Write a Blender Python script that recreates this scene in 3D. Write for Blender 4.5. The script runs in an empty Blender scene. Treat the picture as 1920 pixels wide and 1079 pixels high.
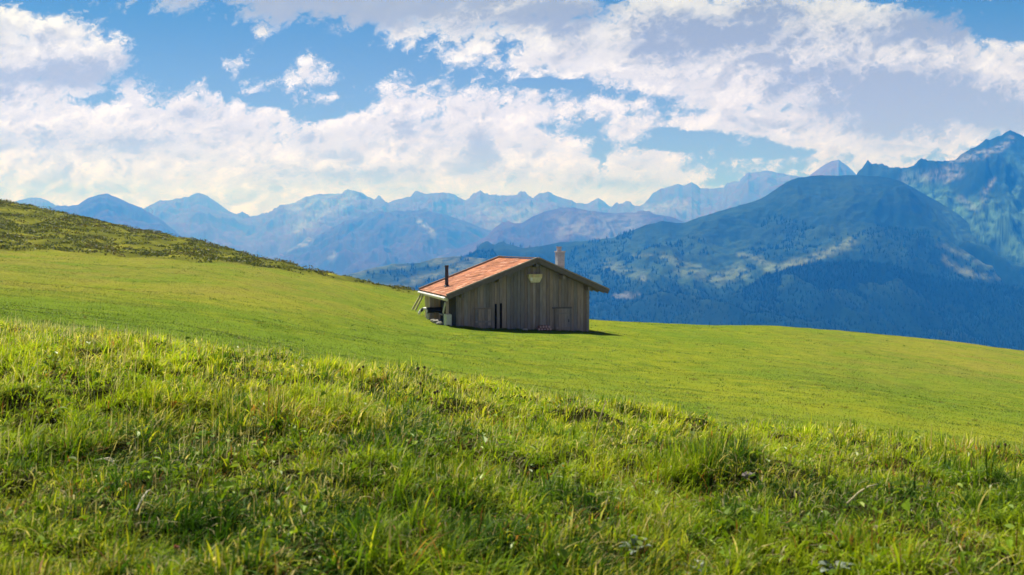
import bpy, bmesh, math, random
import numpy as np
from mathutils import Vector, Matrix
random.seed(7)
rng = np.random.default_rng(11)
R = math.radians
sc = bpy.context.scene
COL = sc.collection

# ------------------------------------------------------------------ camera
F = 1867.0                      # focal length in pixels of the 1920 px wide photograph (35 mm lens)
PITCH = R(2.44)
CX, CY = 960.0, 539.5
cam_d = bpy.data.cameras.new('camera')
cam_d.sensor_width = 36.0
cam_d.lens = 36.0 * F / 1920.0
cam_d.clip_start = 0.05
cam_d.dof.use_dof = True
cam_d.dof.focus_distance = 13.0
cam_d.dof.aperture_fstop = 4.0
cam_d.clip_end = 80000.0
cam = bpy.data.objects.new('camera', cam_d)
COL.objects.link(cam)
cam.location = (0, 0, 0)
cam.rotation_euler = (R(90) - PITCH, 0, 0)
sc.camera = cam

# ------------------------------------------------------------------ light
SUN_AZ = R(33)                  # to the left of straight ahead
SUN_EL = R(62)
SKY_STRENGTH = 0.06
EXPOSURE = 0.90
sun_d = bpy.data.lights.new('sun', 'SUN')
sun_d.energy = 4.7
sun_d.angle = R(0.55)
sun_d.color = (1.0, 0.965, 0.90)
sun = bpy.data.objects.new('sun', sun_d)
COL.objects.link(sun)
sdir = Vector((-math.sin(SUN_AZ) * math.cos(SUN_EL), math.cos(SUN_AZ) * math.cos(SUN_EL), math.sin(SUN_EL)))
sun.rotation_euler = sdir.to_track_quat('Z', 'Y').to_euler()
sc.view_settings.view_transform = 'Standard'
sc.view_settings.look = 'None'
sc.view_settings.exposure = EXPOSURE
sc.view_settings.gamma = 1.0
sc.view_settings.use_curve_mapping = False
try:
    sc.cycles.use_denoising = True
    sc.cycles.max_bounces = 6
    sc.cycles.diffuse_bounces = 2
    sc.cycles.glossy_bounces = 2
    sc.cycles.transmission_bounces = 3
    sc.cycles.volume_bounces = 0
except Exception:
    pass


class NT:
    """small helper to write node trees as expressions"""
    def __init__(s, tree):
        s.t = tree

    def n(s, kind, **kw):
        nd = s.t.nodes.new(kind)
        for k, v in kw.items():
            setattr(nd, k, v)
        return nd

    def put(s, sock, v):
        if isinstance(v, bpy.types.NodeSocket):
            s.t.links.new(v, sock)
        else:
            sock.default_value = v

    def math(s, op, a, b=None, c=None, clamp=False):
        nd = s.n('ShaderNodeMath', operation=op, use_clamp=clamp)
        s.put(nd.inputs[0], a)
        if b is not None:
            s.put(nd.inputs[1], b)
        if c is not None:
            s.put(nd.inputs[2], c)
        return nd.outputs[0]

    def vmath(s, op, a, b=None):
        nd = s.n('ShaderNodeVectorMath', operation=op)
        s.put(nd.inputs[0], a)
        if b is not None:
            s.put(nd.inputs[1], b)
        return nd.outputs['Value'] if op in ('LENGTH', 'DOT_PRODUCT', 'DISTANCE') else nd.outputs[0]

    def noise(s, vec, scale, detail=4.0, rough=0.5, dim='3D', dist=0.0, w=None):
        nd = s.n('ShaderNodeTexNoise', noise_dimensions=dim)
        s.put(nd.inputs['Vector'], vec)
        nd.inputs['Scale'].default_value = scale
        nd.inputs['Detail'].default_value = detail
        nd.inputs['Roughness'].default_value = rough
        nd.inputs['Distortion'].default_value = dist
        if w is not None:
            nd.inputs['W'].default_value = w
        return nd.outputs['Fac']

    def step(s, v, a, b, to0=0.0, to1=1.0, kind='SMOOTHSTEP'):
        nd = s.n('ShaderNodeMapRange', interpolation_type=kind)
        s.put(nd.inputs[0], v)
        nd.inputs[1].default_value = a
        nd.inputs[2].default_value = b
        nd.inputs[3].default_value = to0
        nd.inputs[4].default_value = to1
        return nd.outputs[0]

    def mix(s, f, a, b, blend='MIX'):
        nd = s.n('ShaderNodeMix', data_type='RGBA', blend_type=blend)
        s.put(nd.inputs[0], f)
        for k, v in ((6, a), (7, b)):
            if not isinstance(v, bpy.types.NodeSocket) and len(v) == 3:
                v = (*v, 1.0)
            s.put(nd.inputs[k], v)
        return nd.outputs[2]


# ------------------------------------------------------------------ sky: physical sky with a layout of clouds by direction
world = bpy.data.worlds.new('World')
sc.world = world
world.use_nodes = True
wt = world.node_tree
wt.nodes.clear()
W = NT(wt)

# every cloud: centre x, y, half width, half height (in 1/1867 of the distance; x right of 960, y below 460)
CLOUDS = [
    (40, 112, 150, 66), (110, 92, 95, 62), (150, 128, 70, 44), (20, 60, 70, 50),
    (60, 300, 420, 125), (350, 385, 760, 60), (1010, 380, 420, 40), (1650, 315, 260, 30), (40, 175, 210, 50), (215, 120, 26, 34), (1180, 255, 60, 30), (1480, 240, 330, 50), (1000, 60, 200, 40), (660, 255, 110, 40), (980, 290, 140, 60), (300, 255, 120, 75), (250, 190, 60, 36), (345, 205, 75, 42), (440, 265, 150, 72), (560, 330, 260, 95),
    (770, 205, 82, 46), (740, 192, 50, 36), (900, 225, 120, 52), (1010, 212, 110, 34), (1130, 196, 140, 20), (800, 300, 300, 95),
    (1040, 330, 130, 54), (1190, 318, 120, 42), (1270, 335, 60, 26), (1110, 370, 260, 36), (1330, 365, 160, 22),
    (455, 122, 15, 12), (575, 142, 36, 24), (605, 157, 32, 8), (560, 186, 34, 12), (620, 184, 34, 10), (493, 65, 12, 9), (492, 210, 9, 12),
    (768, 64, 48, 22), (690, 8, 330, 40), (430, -22, 80, 34), (900, 20, 260, 52),
    (905, 92, 70, 26), (985, 115, 80, 34), (1090, 90, 140, 60), (1290, 90, 260, 105), (1200, 160, 60, 26), (1500, 110, 330, 115), (1720, 170, 250, 120),
    (1900, 130, 110, 48), (1650, 270, 190, 34), (1560, 285, 45, 10), (1780, 255, 160, 40), (1560, 215, 110, 40), (1360, 190, 120, 36), (1265, 236, 20, 14),
    (1300, -120, 900, 120), (2300, 150, 330, 180), (2000, 240, 190, 60), (-400, 200, 380, 220), (200, -330, 380, 120), (1500, -600, 600, 160), (300, -900, 700, 200),
]
HOLES = [(1290, 262, 150, 26), (1430, 285, 110, 16), (620, 215, 40, 14), (500, 190, 60, 16), (1885, 62, 46, 22), (1660, 8, 26, 8), (1030, 158, 90, 12)]
SHADES = [(95, 143, 165, 38), (20, 178, 130, 22), (715, 4, 380, 52), (1000, 34, 200, 36), (1330, 72, 190, 42), (1240, 92, 130, 30), (1700, 190, 230, 66),
          (1850, 215, 170, 44), (1560, 160, 120, 40), (350, 215, 46, 18), (580, 268, 40, 12), (790, 238, 50, 14), (900, 280, 45, 40), (470, 250, 40, 16),
          (250, 270, 160, 14), (1150, 345, 70, 14), (80, 262, 90, 16), (650, 330, 140, 10), (1420, 30, 90, 20), (1720, 60, 130, 34)]


def ell_max(N, p, ells):
    cur = None
    for (cx, cy, rx, ry) in ells:
        r = min(rx, ry)
        nd = N.n('ShaderNodeVectorMath', operation='MULTIPLY_ADD')
        N.put(nd.inputs[0], p)
        nd.inputs[1].default_value = (1.0 / rx, 1.0 / ry, 0)
        nd.inputs[2].default_value = (-cx / rx, -cy / ry, 0)
        l = N.vmath('LENGTH', nd.outputs[0])
        v = N.math('MULTIPLY_ADD', l, -r, r)
        cur = v if cur is None else N.math('MAXIMUM', cur, v)
    return cur


tc = W.n('ShaderNodeTexCoord')
sep = W.n('ShaderNodeSeparateXYZ')
W.put(sep.inputs[0], tc.outputs['Generated'])
yy = W.math('MAXIMUM', W.math('ABSOLUTE', sep.outputs[1]), 0.10)
px_ = W.math('MULTIPLY_ADD', W.math('DIVIDE', sep.outputs[0], yy), F, CX)
py_ = W.math('MULTIPLY_ADD', W.math('DIVIDE', sep.outputs[2], yy), -F, 460.0)
cmb = W.n('ShaderNodeCombineXYZ')
W.put(cmb.inputs[0], px_)
W.put(cmb.inputs[1], py_)
P = cmb.outputs[0]


def fluff(off):
    """rounded heaps of several sizes; off shifts the lookup towards the light"""
    q = W.vmath('ADD', P, off) if off else P
    pn = W.vmath('MULTIPLY', q, (0.01, 0.0135, 0.01))
    n1 = W.noise(pn, 1.0, 8.0, 0.57, dim='2D', dist=0.3)
    vor = W.n('ShaderNodeTexVoronoi', feature='F1', voronoi_dimensions='2D')
    wv = W.noise(pn, 5.0, 3.0, 0.6, dim='2D')
    W.put(vor.inputs['Vector'], W.vmath('ADD', pn, W.vmath('MULTIPLY', W.mix(wv, (0, 0, 0), (1, 1, 0)), (0.5, -0.5, 0))))
    vor.inputs['Scale'].default_value = 2.6
    vor.inputs['Detail'].default_value = 2.0
    vor.inputs['Roughness'].default_value = 0.55
    vor.inputs['Lacunarity'].default_value = 2.6
    f = W.math('MULTIPLY_ADD', n1, 84.0, -40.0)
    return W.math('ADD', f, W.math('MULTIPLY_ADD', vor.outputs['Distance'], -30.0, 13.0))


base = W.math('MINIMUM', ell_max(W, P, CLOUDS), 55.0)
holes = ell_max(W, P, HOLES)
base = W.math('SUBTRACT', base, W.math('MULTIPLY', W.math('MAXIMUM', holes, 0.0), 3.0))
fl0 = fluff(None)
fl1 = fluff((-12, -20, 0))
f0 = W.math('ADD', W.math('ADD', fl0, base), 10.0)
dens = W.step(f0, -10.0, 22.0)
occl = W.step(W.math('SUBTRACT', fl1, fl0), -6.0, 26.0)
shz = ell_max(W, P, SHADES)
shz = W.math('ADD', shz, W.math('MULTIPLY_ADD', fl0, 0.9, -2.0))
shz = W.step(shz, -26.0, 14.0)


def heap(off):
    q = W.vmath('ADD', P, off) if off else P
    return W.noise(W.vmath('MULTIPLY', q, (0.0095, 0.016, 0.01)), 1.15, 5.0, 0.52, dim='2D', dist=0.5)


occl2 = W.step(W.math('SUBTRACT', heap((-14, -30, 0)), heap(None)), -0.03, 0.24)
thick = W.step(f0, 4.0, 60.0)
shade = W.math('MULTIPLY', shz, 0.88)
shade = W.math('MAXIMUM', shade, W.math('MULTIPLY', W.math('MULTIPLY', occl2, thick), 0.8))
shade = W.math('MAXIMUM', shade, W.math('MULTIPLY', W.math('MULTIPLY', occl, thick), 0.62))
topgrey = W.step(px_, 700.0, 1500.0, 0.0, 0.16)
shade = W.math('ADD', shade, topgrey, clamp=True)
sky = W.n('ShaderNodeTexSky', sky_type='NISHITA')
sky.sun_disc = False
sky.sun_elevation = SUN_EL
sky.sun_rotation = -SUN_AZ
sky.altitude = 1800
sky.air_density = 1.0
sky.dust_density = 0.6
sky.ozone_density = 2.0
skyc = W.vmath('SCALE', sky.outputs[0])
skyc.node.inputs['Scale'].default_value = SKY_STRENGTH
low = W.step(py_, 20.0, 370.0, kind='LINEAR')
CW = W.mix(low, (0.50, 0.48, 0.46), (0.49, 0.455, 0.88))
CG = W.mix(low, (0.180, 0.184, 0.196), (0.27, 0.25, 0.41))
litf = W.step(W.math('SUBTRACT', fl0, fl1), -4.0, 26.0)
CW = W.mix(litf, CW, W.mix(1.0, CW, (1.22, 1.22, 1.20), 'MULTIPLY'))
cloudc = W.mix(shade, CW, CG)
skyc = W.mix(1.0, skyc, (0.35, 0.485, 0.58), 'MULTIPLY')
skyl = W.mix(W.math('MULTIPLY', low, 0.6), skyc, (0.255, 0.212, 0.42))
final = W.mix(W.math('MULTIPLY', dens, 0.97), skyl, cloudc)
below = W.step(py_, 470.0, 600.0)
final = W.mix(below, final, (0.18, 0.22, 0.26))
bg = W.n('ShaderNodeBackground')
W.put(bg.inputs[0], final)
bg.inputs[1].default_value = 1.0
wo = W.n('ShaderNodeOutputWorld')
wt.links.new(bg.outputs[0], wo.inputs[0])
world.cycles.sampling_method = 'MANUAL'
world.cycles.sample_map_resolution = 512


# ------------------------------------------------------------------ helpers
def tag(o, label=None, cat=None, group=None, kind=None):
    if label:
        o['label'] = label
    if cat:
        o['category'] = cat
    if group:
        o['group'] = group
    if kind:
        o['kind'] = kind
    return o


def ray(px, py):
    x, y = (px - CX) / F, (CY - py) / F
    c, s = math.cos(PITCH), math.sin(PITCH)
    return Vector((x, c + y * s, y * c - s))


def at(px, py, Y):
    d = ray(px, py)
    return d * (Y / d.y)


def to_px(X, Y, Z):
    c, s = math.cos(PITCH), math.sin(PITCH)
    dep = Y * c - Z * s
    up = Y * s + Z * c
    return CX + F * X / dep, CY - F * up / dep


def _hash(ix, iy, seed):
    h = (ix.astype(np.int64) * 374761393 + iy.astype(np.int64) * 668265263 + seed * 144269504) & 0xffffffff
    h = ((h ^ (h >> 13)) * 1274126177) & 0xffffffff
    h = h ^ (h >> 16)
    return h.astype(np.float64) / 4294967295.0


def vnoise(x, y, seed=0):
    x = np.asarray(x, float)
    y = np.asarray(y, float)
    ix, iy = np.floor(x), np.floor(y)
    fx, fy = x - ix, y - iy
    a = _hash(ix, iy, seed) * 2 * np.pi
    b = _hash(ix + 1, iy, seed) * 2 * np.pi
    c = _hash(ix, iy + 1, seed) * 2 * np.pi
    d = _hash(ix + 1, iy + 1, seed) * 2 * np.pi
    u = fx * fx * fx * (fx * (fx * 6 - 15) + 10)
    v = fy * fy * fy * (fy * (fy * 6 - 15) + 10)
    ga = np.cos(a) * fx + np.sin(a) * fy
    gb = np.cos(b) * (fx - 1) + np.sin(b) * fy
    gc = np.cos(c) * fx + np.sin(c) * (fy - 1)
    gd = np.cos(d) * (fx - 1) + np.sin(d) * (fy - 1)
    return (ga * (1 - u) + gb * u) * (1 - v) + (gc * (1 - u) + gd * u) * v


def fbm(x, y, seed=0, oct=4, gain=0.5):
    t, a, fq = 0, 1.0, 1.0
    for k in range(oct):
        t = t + a * vnoise(np.asarray(x) * fq + 17.3 * k, np.asarray(y) * fq - 9.1 * k, seed + k)
        a *= gain
        fq *= 2.03
    return t


def ridged(x, y, seed=0, oct=4, gain=0.5):
    t, a, fq = 0, 1.0, 1.0
    for k in range(oct):
        t = t + a * (1 - 2.2 * np.abs(vnoise(np.asarray(x) * fq + 7.7 * k, np.asarray(y) * fq + 3.3 * k, seed + k)))
        a *= gain
        fq *= 2.07
    return t


def sstep(a, b, x):
    t = np.clip((x - a) / (b - a), 0, 1)
    return t * t * (3 - 2 * t)


def pchip(xk, yk, x):
    """monotone cubic through (xk, yk[..., k]) evaluated at x"""
    xk = np.asarray(xk, float)
    yk = np.asarray(yk, float)
    h = np.diff(xk)
    dl = np.diff(yk, axis=-1) / h
    m = np.zeros_like(yk)
    w1 = 2 * h[1:] + h[:-1]
    w2 = h[1:] + 2 * h[:-1]
    d0, d1 = dl[..., :-1], dl[..., 1:]
    with np.errstate(divide='ignore', invalid='ignore'):
        hm = (w1 + w2) / (w1 / d0 + w2 / d1)
    m[..., 1:-1] = np.where(d0 * d1 > 0, hm, 0)
    m[..., 0], m[..., -1] = dl[..., 0], dl[..., -1]
    i = np.clip(np.searchsorted(xk, x) - 1, 0, len(xk) - 2)
    t = (x - xk[i]) / h[i]
    t2, t3 = t * t, t * t * t
    return ((2 * t3 - 3 * t2 + 1) * yk[..., i] + (t3 - 2 * t2 + t) * h[i] * m[..., i]
            + (-2 * t3 + 3 * t2) * yk[..., i + 1] + (t3 - t2) * h[i] * m[..., i + 1])


def np_mesh(name, verts, faces_list, mat, col=None, smooth=True, parent=None):
    """verts (n,3); faces_list: list of (m,k) index arrays"""
    me = bpy.data.meshes.new(name)
    verts = np.asarray(verts, np.float32)
    me.vertices.add(len(verts))
    me.vertices.foreach_set('co', verts.ravel())
    loops = np.concatenate([f.ravel() for f in faces_list]).astype(np.int32)
    totals = np.concatenate([np.full(len(f), f.shape[1], np.int32) for f in faces_list])
    starts = np.concatenate([[0], np.cumsum(totals)[:-1]]).astype(np.int32)
    me.loops.add(len(loops))
    me.loops.foreach_set('vertex_index', loops)
    me.polygons.add(len(totals))
    me.polygons.foreach_set('loop_start', starts)
    me.polygons.foreach_set('loop_total', totals)
    me.polygons.foreach_set('use_smooth', np.full(len(totals), smooth, bool))
    if col is not None:
        at_ = me.color_attributes.new('Col', 'FLOAT_COLOR', 'POINT')
        c4 = np.ones((len(verts), 4), np.float32)
        c4[:, :3] = col
        at_.data.foreach_set('color', c4.ravel())
    me.update()
    me.validate()
    me.materials.append(mat)
    o = bpy.data.objects.new(name, me)
    COL.objects.link(o)
    if parent:
        o.parent = parent
    return o


def grid_faces(nu, nv):
    i = np.arange(nu - 1)[:, None] * nv + np.arange(nv - 1)[None, :]
    return np.stack([i, i + nv, i + nv + 1, i + 1], -1).reshape(-1, 4)


def empty(name, loc, rz=0.0):
    o = bpy.data.objects.new(name, None)
    o.empty_display_size = 0.3
    o.location = loc
    o.rotation_euler = (0, 0, rz)
    COL.objects.link(o)
    return o


# ------------------------------------------------------------------ materials
def new_mat(name):
    m = bpy.data.materials.new(name)
    m.use_nodes = True
    m.node_tree.nodes.clear()
    return m, NT(m.node_tree)


def finish(m, N, shader):
    o = N.n('ShaderNodeOutputMaterial')
    m.node_tree.links.new(shader, o.inputs[0])
    return m


def principled(N, color, rough=0.8, spec=0.3, normal=None, metal=0.0):
    b = N.n('ShaderNodeBsdfPrincipled')
    if not isinstance(color, bpy.types.NodeSocket) and len(color) == 3:
        color = (*color, 1)
    N.put(b.inputs['Base Color'], color)
    N.put(b.inputs['Roughness'], rough)
    b.inputs['Specular IOR Level'].default_value = spec
    b.inputs['Metallic'].default_value = metal
    if normal is not None:
        N.put(b.inputs['Normal'], normal)
    return b.outputs[0]


def bump(N, h, strength=0.5, dist=0.02):
    b = N.n('ShaderNodeBump')
    b.inputs['Strength'].default_value = strength
    b.inputs['Distance'].default_value = dist
    N.put(b.inputs['Height'], h)
    return b.outputs[0]


def attr_col(N):
    a = N.n('ShaderNodeAttribute')
    a.attribute_name = 'Col'
    return a.outputs['Color']


def mat_leaf(name, trans=0.4, rough=0.55, spec=0.25):
    m, N = new_mat(name)
    c = attr_col(N)
    p = principled(N, c, rough, spec)
    t = N.n('ShaderNodeBsdfTranslucent')
    N.put(t.inputs[0], N.mix(0.85, c, N.mix(1.0, c, (1.0, 1.0, 0.55), 'MULTIPLY')))
    mx = N.n('ShaderNodeMixShader')
    mx.inputs[0].default_value = trans
    N.t.links.new(p, mx.inputs[1])
    N.t.links.new(t.outputs[0], mx.inputs[2])
    return finish(m, N, mx.outputs[0])


def mat_attr(name, rough=0.85, spec=0.2, nscale=8.0, namp=0.35, bs=0.4, bd=0.02, stretch=(1, 1, 1)):
    m, N = new_mat(name)
    tcn = N.n('ShaderNodeTexCoord')
    v = N.vmath('MULTIPLY', tcn.outputs['Object'], stretch)
    n = N.noise(v, nscale, 5.0, 0.6)
    c = N.mix(1.0, attr_col(N), N.mix(n, (1 - namp,) * 3, (1 + namp,) * 3), 'MULTIPLY')
    return finish(m, N, principled(N, c, rough, spec, bump(N, n, bs, bd)))


def mat_plain(name, col, rough=0.7, spec=0.3, nscale=12.0, namp=0.25, bs=0.3, bd=0.01, metal=0.0, stretch=(1, 1, 1)):
    m, N = new_mat(name)
    tcn = N.n('ShaderNodeTexCoord')
    v = N.vmath('MULTIPLY', tcn.outputs['Object'], stretch)
    n = N.noise(v, nscale, 5.0, 0.6)
    c = N.mix(n, tuple(x * (1 - namp) for x in col), tuple(min(1, x * (1 + namp)) for x in col))
    return finish(m, N, principled(N, c, rough, spec, bump(N, n, bs, bd), metal))


M_LEAF = mat_leaf('grass_blades', 0.5, 0.6, 0.15)
M_MEADOW = mat_leaf('meadow_blades', 0.40)
M_WEED = mat_leaf('weed_leaves', 0.35, 0.45, 0.35)
M_DRY = mat_leaf('dry_straw', 0.25, 0.7, 0.2)


def mat_ground():
    m, N = new_mat('pasture_soil_and_turf')
    g = N.n('ShaderNodeNewGeometry')
    pos = g.outputs['Position']
    a = attr_col(N)
    n1 = N.noise(pos, 1.3, 6.0, 0.65)
    n2 = N.noise(pos, 11.0, 4.0, 0.7)
    c = N.mix(1.0, a, N.mix(n1, (0.62, 0.66, 0.62), (1.38, 1.34, 1.3)), 'MULTIPLY')
    c = N.mix(1.0, c, N.mix(n2, (0.6, 0.62, 0.6), (1.4, 1.38, 1.35)), 'MULTIPLY')
    nb = N.math('ADD', N.math('MULTIPLY', n1, 0.5), n2)
    return finish(m, N, principled(N, c, 1.0, 0.0, bump(N, nb, 0.7, 0.08)))


def mat_mountain():
    m, N = new_mat('mountain_cover')
    g = N.n('ShaderNodeNewGeometry')
    pos = g.outputs['Position']
    a = attr_col(N)
    n1 = N.noise(pos, 0.012, 8.0, 0.62)
    n2 = N.noise(pos, 0.05, 5.0, 0.6)
    c = N.mix(1.0, a, N.mix(n1, (0.55, 0.55, 0.55), (1.45, 1.45, 1.45)), 'MULTIPLY')
    c = N.mix(1.0, c, N.mix(n2, (0.7, 0.7, 0.7), (1.3, 1.3, 1.3)), 'MULTIPLY')
    return finish(m, N, principled(N, c, 0.95, 0.05, bump(N, n2, 0.35, 6.0)))


M_GROUND = mat_ground()
M_MOUNT = mat_mountain()

# ------------------------------------------------------------------ ground: one sheet, from the camera to the far valley
YK = np.array([0.4, 3.4, 5.5, 8, 11, 16, 20, 25, 40, 57, 75, 87, 100, 115, 150, 180, 260, 500, 1500, 14600.])
PXK = np.array([-900, 0, 200, 400, 600, 780, 1100, 1550, 1920, 2800.])
ZK = np.array([
    [-1.0, -.95, -.75, -.5, -.5, -.5, -.3, .2, 1.5, 3, 5.5, 8, 11, 14, 20, 24, 24, 0, -400, -620],
    [-1.15, -1.06, -.93, -.76, -.95, -1.2, -1.32, -1.4, -1.3, -.88, -.1, .9, 2.2, 3.6, 6.5, 6.0, -8, -90, -560, -620],
    [-1.15, -1.08, -.97, -.82, -1.08, -1.42, -1.6, -1.72, -1.72, -1.3, -.7, -.1, .9, 2.1, 3.2, 1.5, -18, -110, -570, -620],
    [-1.15, -1.1, -1.02, -.92, -1.25, -1.7, -1.93, -2.1, -2.2, -1.85, -1.25, -.85, -.35, -.05, -2.5, -8, -30, -130, -580, -620],
    [-1.15, -1.11, -1.06, -1.0, -1.5, -2.05, -2.35, -2.6, -2.95, -2.95, -2.6, -2.45, -3.0, -4.2, -9, -16, -42, -150, -590, -620],
    [-1.15, -1.13, -1.1, -1.13, -1.7, -2.3, -2.65, -3.0, -3.7, -4.35, -4.3, -4.15, -5.2, -7, -13, -21, -50, -160, -600, -620],
    [-1.15, -1.14, -1.21, -1.36, -2.1, -2.75, -3.15, -3.55, -4.4, -5.1, -5.75, -6.5, -8, -10.5, -18, -27, -58, -170, -600, -620],
    [-1.15, -1.14, -1.27, -1.57, -2.38, -3.1, -3.6, -4.1, -5.3, -6.15, -6.9, -7.4, -9, -11.5, -20, -30, -60, -175, -600, -620],
    [-1.15, -1.15, -1.35, -1.81, -2.68, -3.5, -4.1, -4.7, -6.3, -7.55, -8.7, -9.3, -11, -14, -23, -33, -64, -180, -600, -620],
    [-1.2, -1.3, -1.6, -2.1, -3.2, -4.5, -5.3, -6.2, -9, -11.5, -14, -15.5, -18, -22, -32, -42, -75, -190, -600, -620]])
SK = (PXK - CX) / F
LYF = np.linspace(math.log(0.4), math.log(14600.), 900)
SF = np.linspace(SK[0], SK[-1], 420)
_t = pchip(np.log(YK), ZK, LYF)                     # columns x fine Y
ZT = pchip(SK, _t.T, SF)                            # fine Y x fine s


def zbase(X, Y):
    X, Y = np.asarray(X, float), np.maximum(np.asarray(Y, float), 0.41)
    u = np.clip((np.log(Y) - LYF[0]) / (LYF[1] - LYF[0]), 0, len(LYF) - 1.001)
    v = np.clip((X / Y - SF[0]) / (SF[1] - SF[0]), 0, len(SF) - 1.001)
    i, j = u.astype(int), v.astype(int)
    a, b = u - i, v - j
    return (ZT[i, j] * (1 - a) * (1 - b) + ZT[i + 1, j] * a * (1 - b) + ZT[i, j + 1] * (1 - a) * b + ZT[i + 1, j + 1] * a * b)


def rough_mask(X, Y):
    """1 on the unmown heath of the left hillside"""
    px, py = to_px(X, Y, zbase(X, Y))
    bnd = np.interp(px, [-900, 0, 200, 430, 600, 780, 900], [430, 468, 478, 494, 516, 552, 560])
    wob = 7 * fbm(X * 0.08, Y * 0.05, 51, 3)
    return sstep(4, -4, py - bnd + wob) * sstep(60, 68, Y) * sstep(300, 220, Y) * sstep(830, 740, px)


def zt(X, Y):
    X, Y = np.asarray(X, float), np.asarray(Y, float)
    z = zbase(X, Y)
    near = sstep(13, 8, Y)
    z = z + near * (0.13 * fbm(X * 0.85, Y * 0.85, 3, 3) + 0.11 * fbm(X * 2.2, Y * 2.2, 5, 3))
    mid = sstep(9, 16, Y) * sstep(300, 120, Y)
    z = z + mid * (0.16 * fbm(X * 0.11, Y * 0.11, 8, 3) + 0.035 * fbm(X * 0.7, Y * 0.7, 9, 3))
    z = z + rough_mask(X, Y) * 0.45 * fbm(X * 0.32, Y * 0.32, 12, 3)
    return z


nS, nY = 620, 760
s_ = np.linspace(SK[0], SK[-1], nS)
y_ = np.exp(np.concatenate([np.linspace(math.log(0.4), math.log(140), 600)[:-1], np.linspace(math.log(140), math.log(14600), nY - 599)]))
S2, Y2 = np.meshgrid(s_, y_, indexing='ij')
X2 = S2 * Y2
Z2 = zt(X2, Y2)
GREEN = np.array((0.116, 0.172, 0.020))
YEL = np.array((0.178, 0.204, 0.020))
DKG = np.array((0.074, 0.124, 0.014))
SOIL = np.array((0.035, 0.030, 0.014))
HEATH = np.array((0.105, 0.115, 0.022))


def meadow_color(X, Y):
    a = fbm(X * 0.07, Y * 0.035, 21, 4)[..., None]
    b = fbm(X * 0.26, Y * 0.28, 23, 4)[..., None]
    c = fbm(X * 0.9, Y * 1.1, 27, 3)[..., None]
    w = np.clip(0.42 + 1.1 * a + 0.8 * b - .5 * c, 0, 1)
    col = GREEN * (1 - w) + YEL * w
    d = np.clip(0.02 - a * 0.5 + 1.2 * b + 1.0 * c, 0, 1)
    col = col * (1 - 0.8 * d) + DKG * 0.8 * d
    px, py = to_px(X, Y, zbase(X, Y))
    dry = (sstep(1250, 1900, px) * sstep(760, 680, py) + sstep(90, 30, np.abs(py - np.interp(px, [0, 430, 780], [485, 512, 556]))) * sstep(900, 500, px))[..., None]
    dry = np.clip(dry * (0.55 + 0.7 * b), 0, 1)
    return col * (1 - dry * 0.7) + np.array((0.215, 0.185, 0.050)) * dry * 0.7


gc = meadow_color(X2, Y2)
r_ = rough_mask(X2, Y2)[..., None]
hn = fbm(X2 * 0.35, Y2 * 0.2, 31, 3)[..., None]
heath = HEATH * (1 + 0.7 * hn) + np.array((0.05, 0.03, 0.0)) * np.clip(hn * 1.5, 0, 1)
gc = gc * (1 - r_) + heath * r_
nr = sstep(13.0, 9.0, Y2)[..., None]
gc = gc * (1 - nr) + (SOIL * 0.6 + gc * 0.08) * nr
far = sstep(200, 500, Y2)[..., None]
gc = gc * (1 - far) + np.array((0.03, 0.055, 0.02)) * far
ground = np_mesh('ground', np.stack([X2, Y2, Z2], -1).reshape(-1, 3), [grid_faces(nS, nY)[:, ::-1]], M_GROUND, gc.reshape(-1, 3))
tag(ground, 'green alpine pasture sloping down from the left hillside to a valley', 'ground', kind='structure')


# ------------------------------------------------------------------ mountains: each range a relief with its own distance
def smask(px, py, shapes, seed, wob=1.0):
    """0..1 for patches of land cover and of painted sun and shade, given as poly-lines with a half width (soft, ragged)"""
    m = np.zeros_like(px)
    dx = 14 * wob * fbm(px * 0.02, py * 0.035, seed, 4)
    dy = 11 * wob * fbm(px * 0.025 + 5, py * 0.05, seed + 9, 4)
    qx, qy = px + dx, py + dy
    for pts, hw, amt in shapes:
        d = np.full_like(px, 1e9)
        for (x0, y0), (x1, y1) in zip(pts[:-1], pts[1:]):
            L2 = (x1 - x0) ** 2 + (y1 - y0) ** 2 + 1e-6
            t = np.clip(((qx - x0) * (x1 - x0) + (qy - y0) * (y1 - y0)) / L2, 0, 1)
            d = np.minimum(d, np.hypot(qx - x0 - t * (x1 - x0), qy - y0 - t * (y1 - y0)))
        m = np.maximum(m, amt * sstep(hw * 2.2, hw * 0.2, d))
    return m


FOREST = np.array((0.003, 0.016, 0.010))  # woods, made extra dark to stand in for cloud shadow
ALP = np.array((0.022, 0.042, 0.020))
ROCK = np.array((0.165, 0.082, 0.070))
PALE = np.array((0.165, 0.180, 0.085))  # pale pasture, also the painted sunlight on the broad mountain
SCREE = np.array((0.22, 0.21, 0.20))


RANGES = []


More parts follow.
